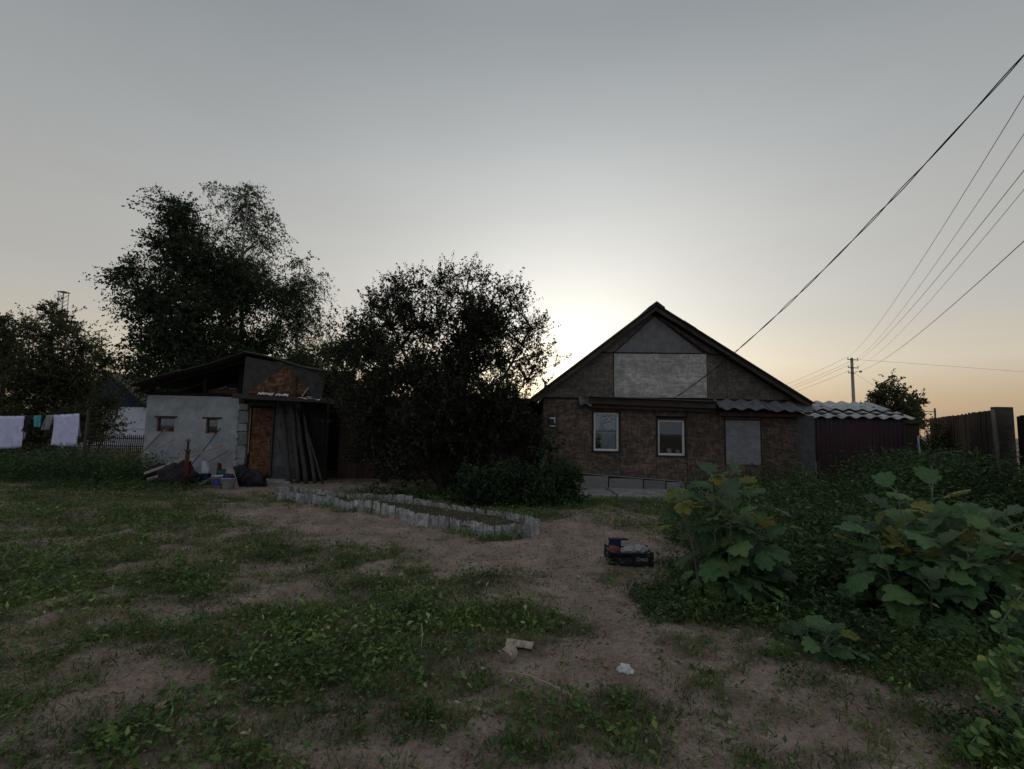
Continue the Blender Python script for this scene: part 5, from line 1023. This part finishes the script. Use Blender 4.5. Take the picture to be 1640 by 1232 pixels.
x, y = zone(260, 9.8, 12.2, 12.2, 14.6); k = (x > 11.2); x, y = x[k], y[k]; tall('weed_thicket', 'loose weeds behind the thin white stake', x, y, rng.uniform(.8, 1.6, len(x)), 'tall_weed', per=26, ll=(.06, .12))
x, y = zone(1500, -5.1, .6, 7.2, 11.6); k = inside_things(x, y); x, y = x[k], y[k]; tall('bed_seedlings', 'low green seedlings growing in the garden bed', x, y, rng.uniform(.16, .34, len(x)), 'leaf_weed', per=9, ll=(.03, .06))
fp_ = np.array(front + [right[1]]); u = rng.random(420) * (len(fp_) - 1.001); i0 = u.astype(int); q = fp_[i0] + (fp_[i0 + 1] - fp_[i0]) * (u - i0)[:, None] + rng.normal(size=(420, 2)) * .07 - np.array([.06, .09]); k = fbm(q[:, 0] * 1.6, q[:, 1] * 1.6, 44) > .5; q = q[k]
tall('edging_weeds', 'weeds growing against the foot of the slate edging', q[:, 0], q[:, 1], rng.uniform(.05, .16, len(q)), 'leaf_weed', per=11, ll=(.02, .055))
x, y = zone(600, -4.2, 1.6, 10.0, 12.2); k = y > 10.7 - .45 * (x + 1); x, y = x[k], y[k]; tall('bed_fringe', 'ragged green growth behind the garden bed', x, y, rng.uniform(.06, .24, len(x)), 'tall_weed', per=12, ll=(.04, .09), aspect=.5)
x, y = zone(500, 1.3, 5.0, 8.5, 11.9); tall('weed_fringe', 'sparse low weeds before the concrete apron', x, y, rng.uniform(.04, .16, len(x)), 'leaf_weed', per=10, ll=(.03, .06))
x, y = zone(140, 2.4, 3.2, 2.3, 3.0); tall('weed_fringe', 'dark grass at the bottom right corner', x, y, rng.uniform(.08, .22, len(x)), 'tall_weed', per=16, ll=(.03, .06))
# pale-leaved climber at the lower right edge
vine = thing('climbing_vine', 'pale-leaved climber with round leaves at the lower right edge', 'climber', (2.62, 2.75, 0)); random.seed(4)
for vpts in ([(.18, .1, 0), (.12, .0, .35), (.0, -.03, .62), (.12, -.05, .80)], [(.1, .0, 0), (-.05, -.03, .25), (-.12, -.05, .42), (.05, -.06, .5)], [(.05, .0, 0), (-.15, -.06, .12), (-.26, -.1, .06), (-.3, -.12, .02)], [(.12, 0, 0), (.0, -.12, .1), (-.05, -.2, .04)]):
    pts = [Vector(p) for p in vpts]; dense = []
    for i in range(len(pts) - 1): dense += [pts[i].lerp(pts[i + 1], u) for u in np.linspace(0, 1, 6, endpoint=False)]
    dense.append(pts[-1]); MB().tube(dense, .005, 5).build('stem', 'plume_stem', vine)
    for i, p in enumerate(dense):
        for q in range(4):
            a = random.uniform(0, 6.28); r_ = random.uniform(.012, .026); nrm_ = Vector((random.uniform(-.6, .6), random.uniform(-.9, .1), random.uniform(.4, 1))).normalized(); u_ = nrm_.orthogonal().normalized(); v_ = nrm_.cross(u_); c_ = p + Vector((math.cos(a), math.sin(a), .3)) * .035
            ring = [c_ + (u_ * math.cos(t) + v_ * math.sin(t)) * r_ * (1 + .12 * math.sin(3 * t)) - nrm_ * .006 for t in np.linspace(0, 2 * math.pi, 11)[:-1]]
            MB().add([c_ + nrm_ * .004] + ring, [(0, 1 + k, 1 + (k + 1) % 10) for k in range(10)]).build('leaf', 'vine_leaf', vine, smooth=True)
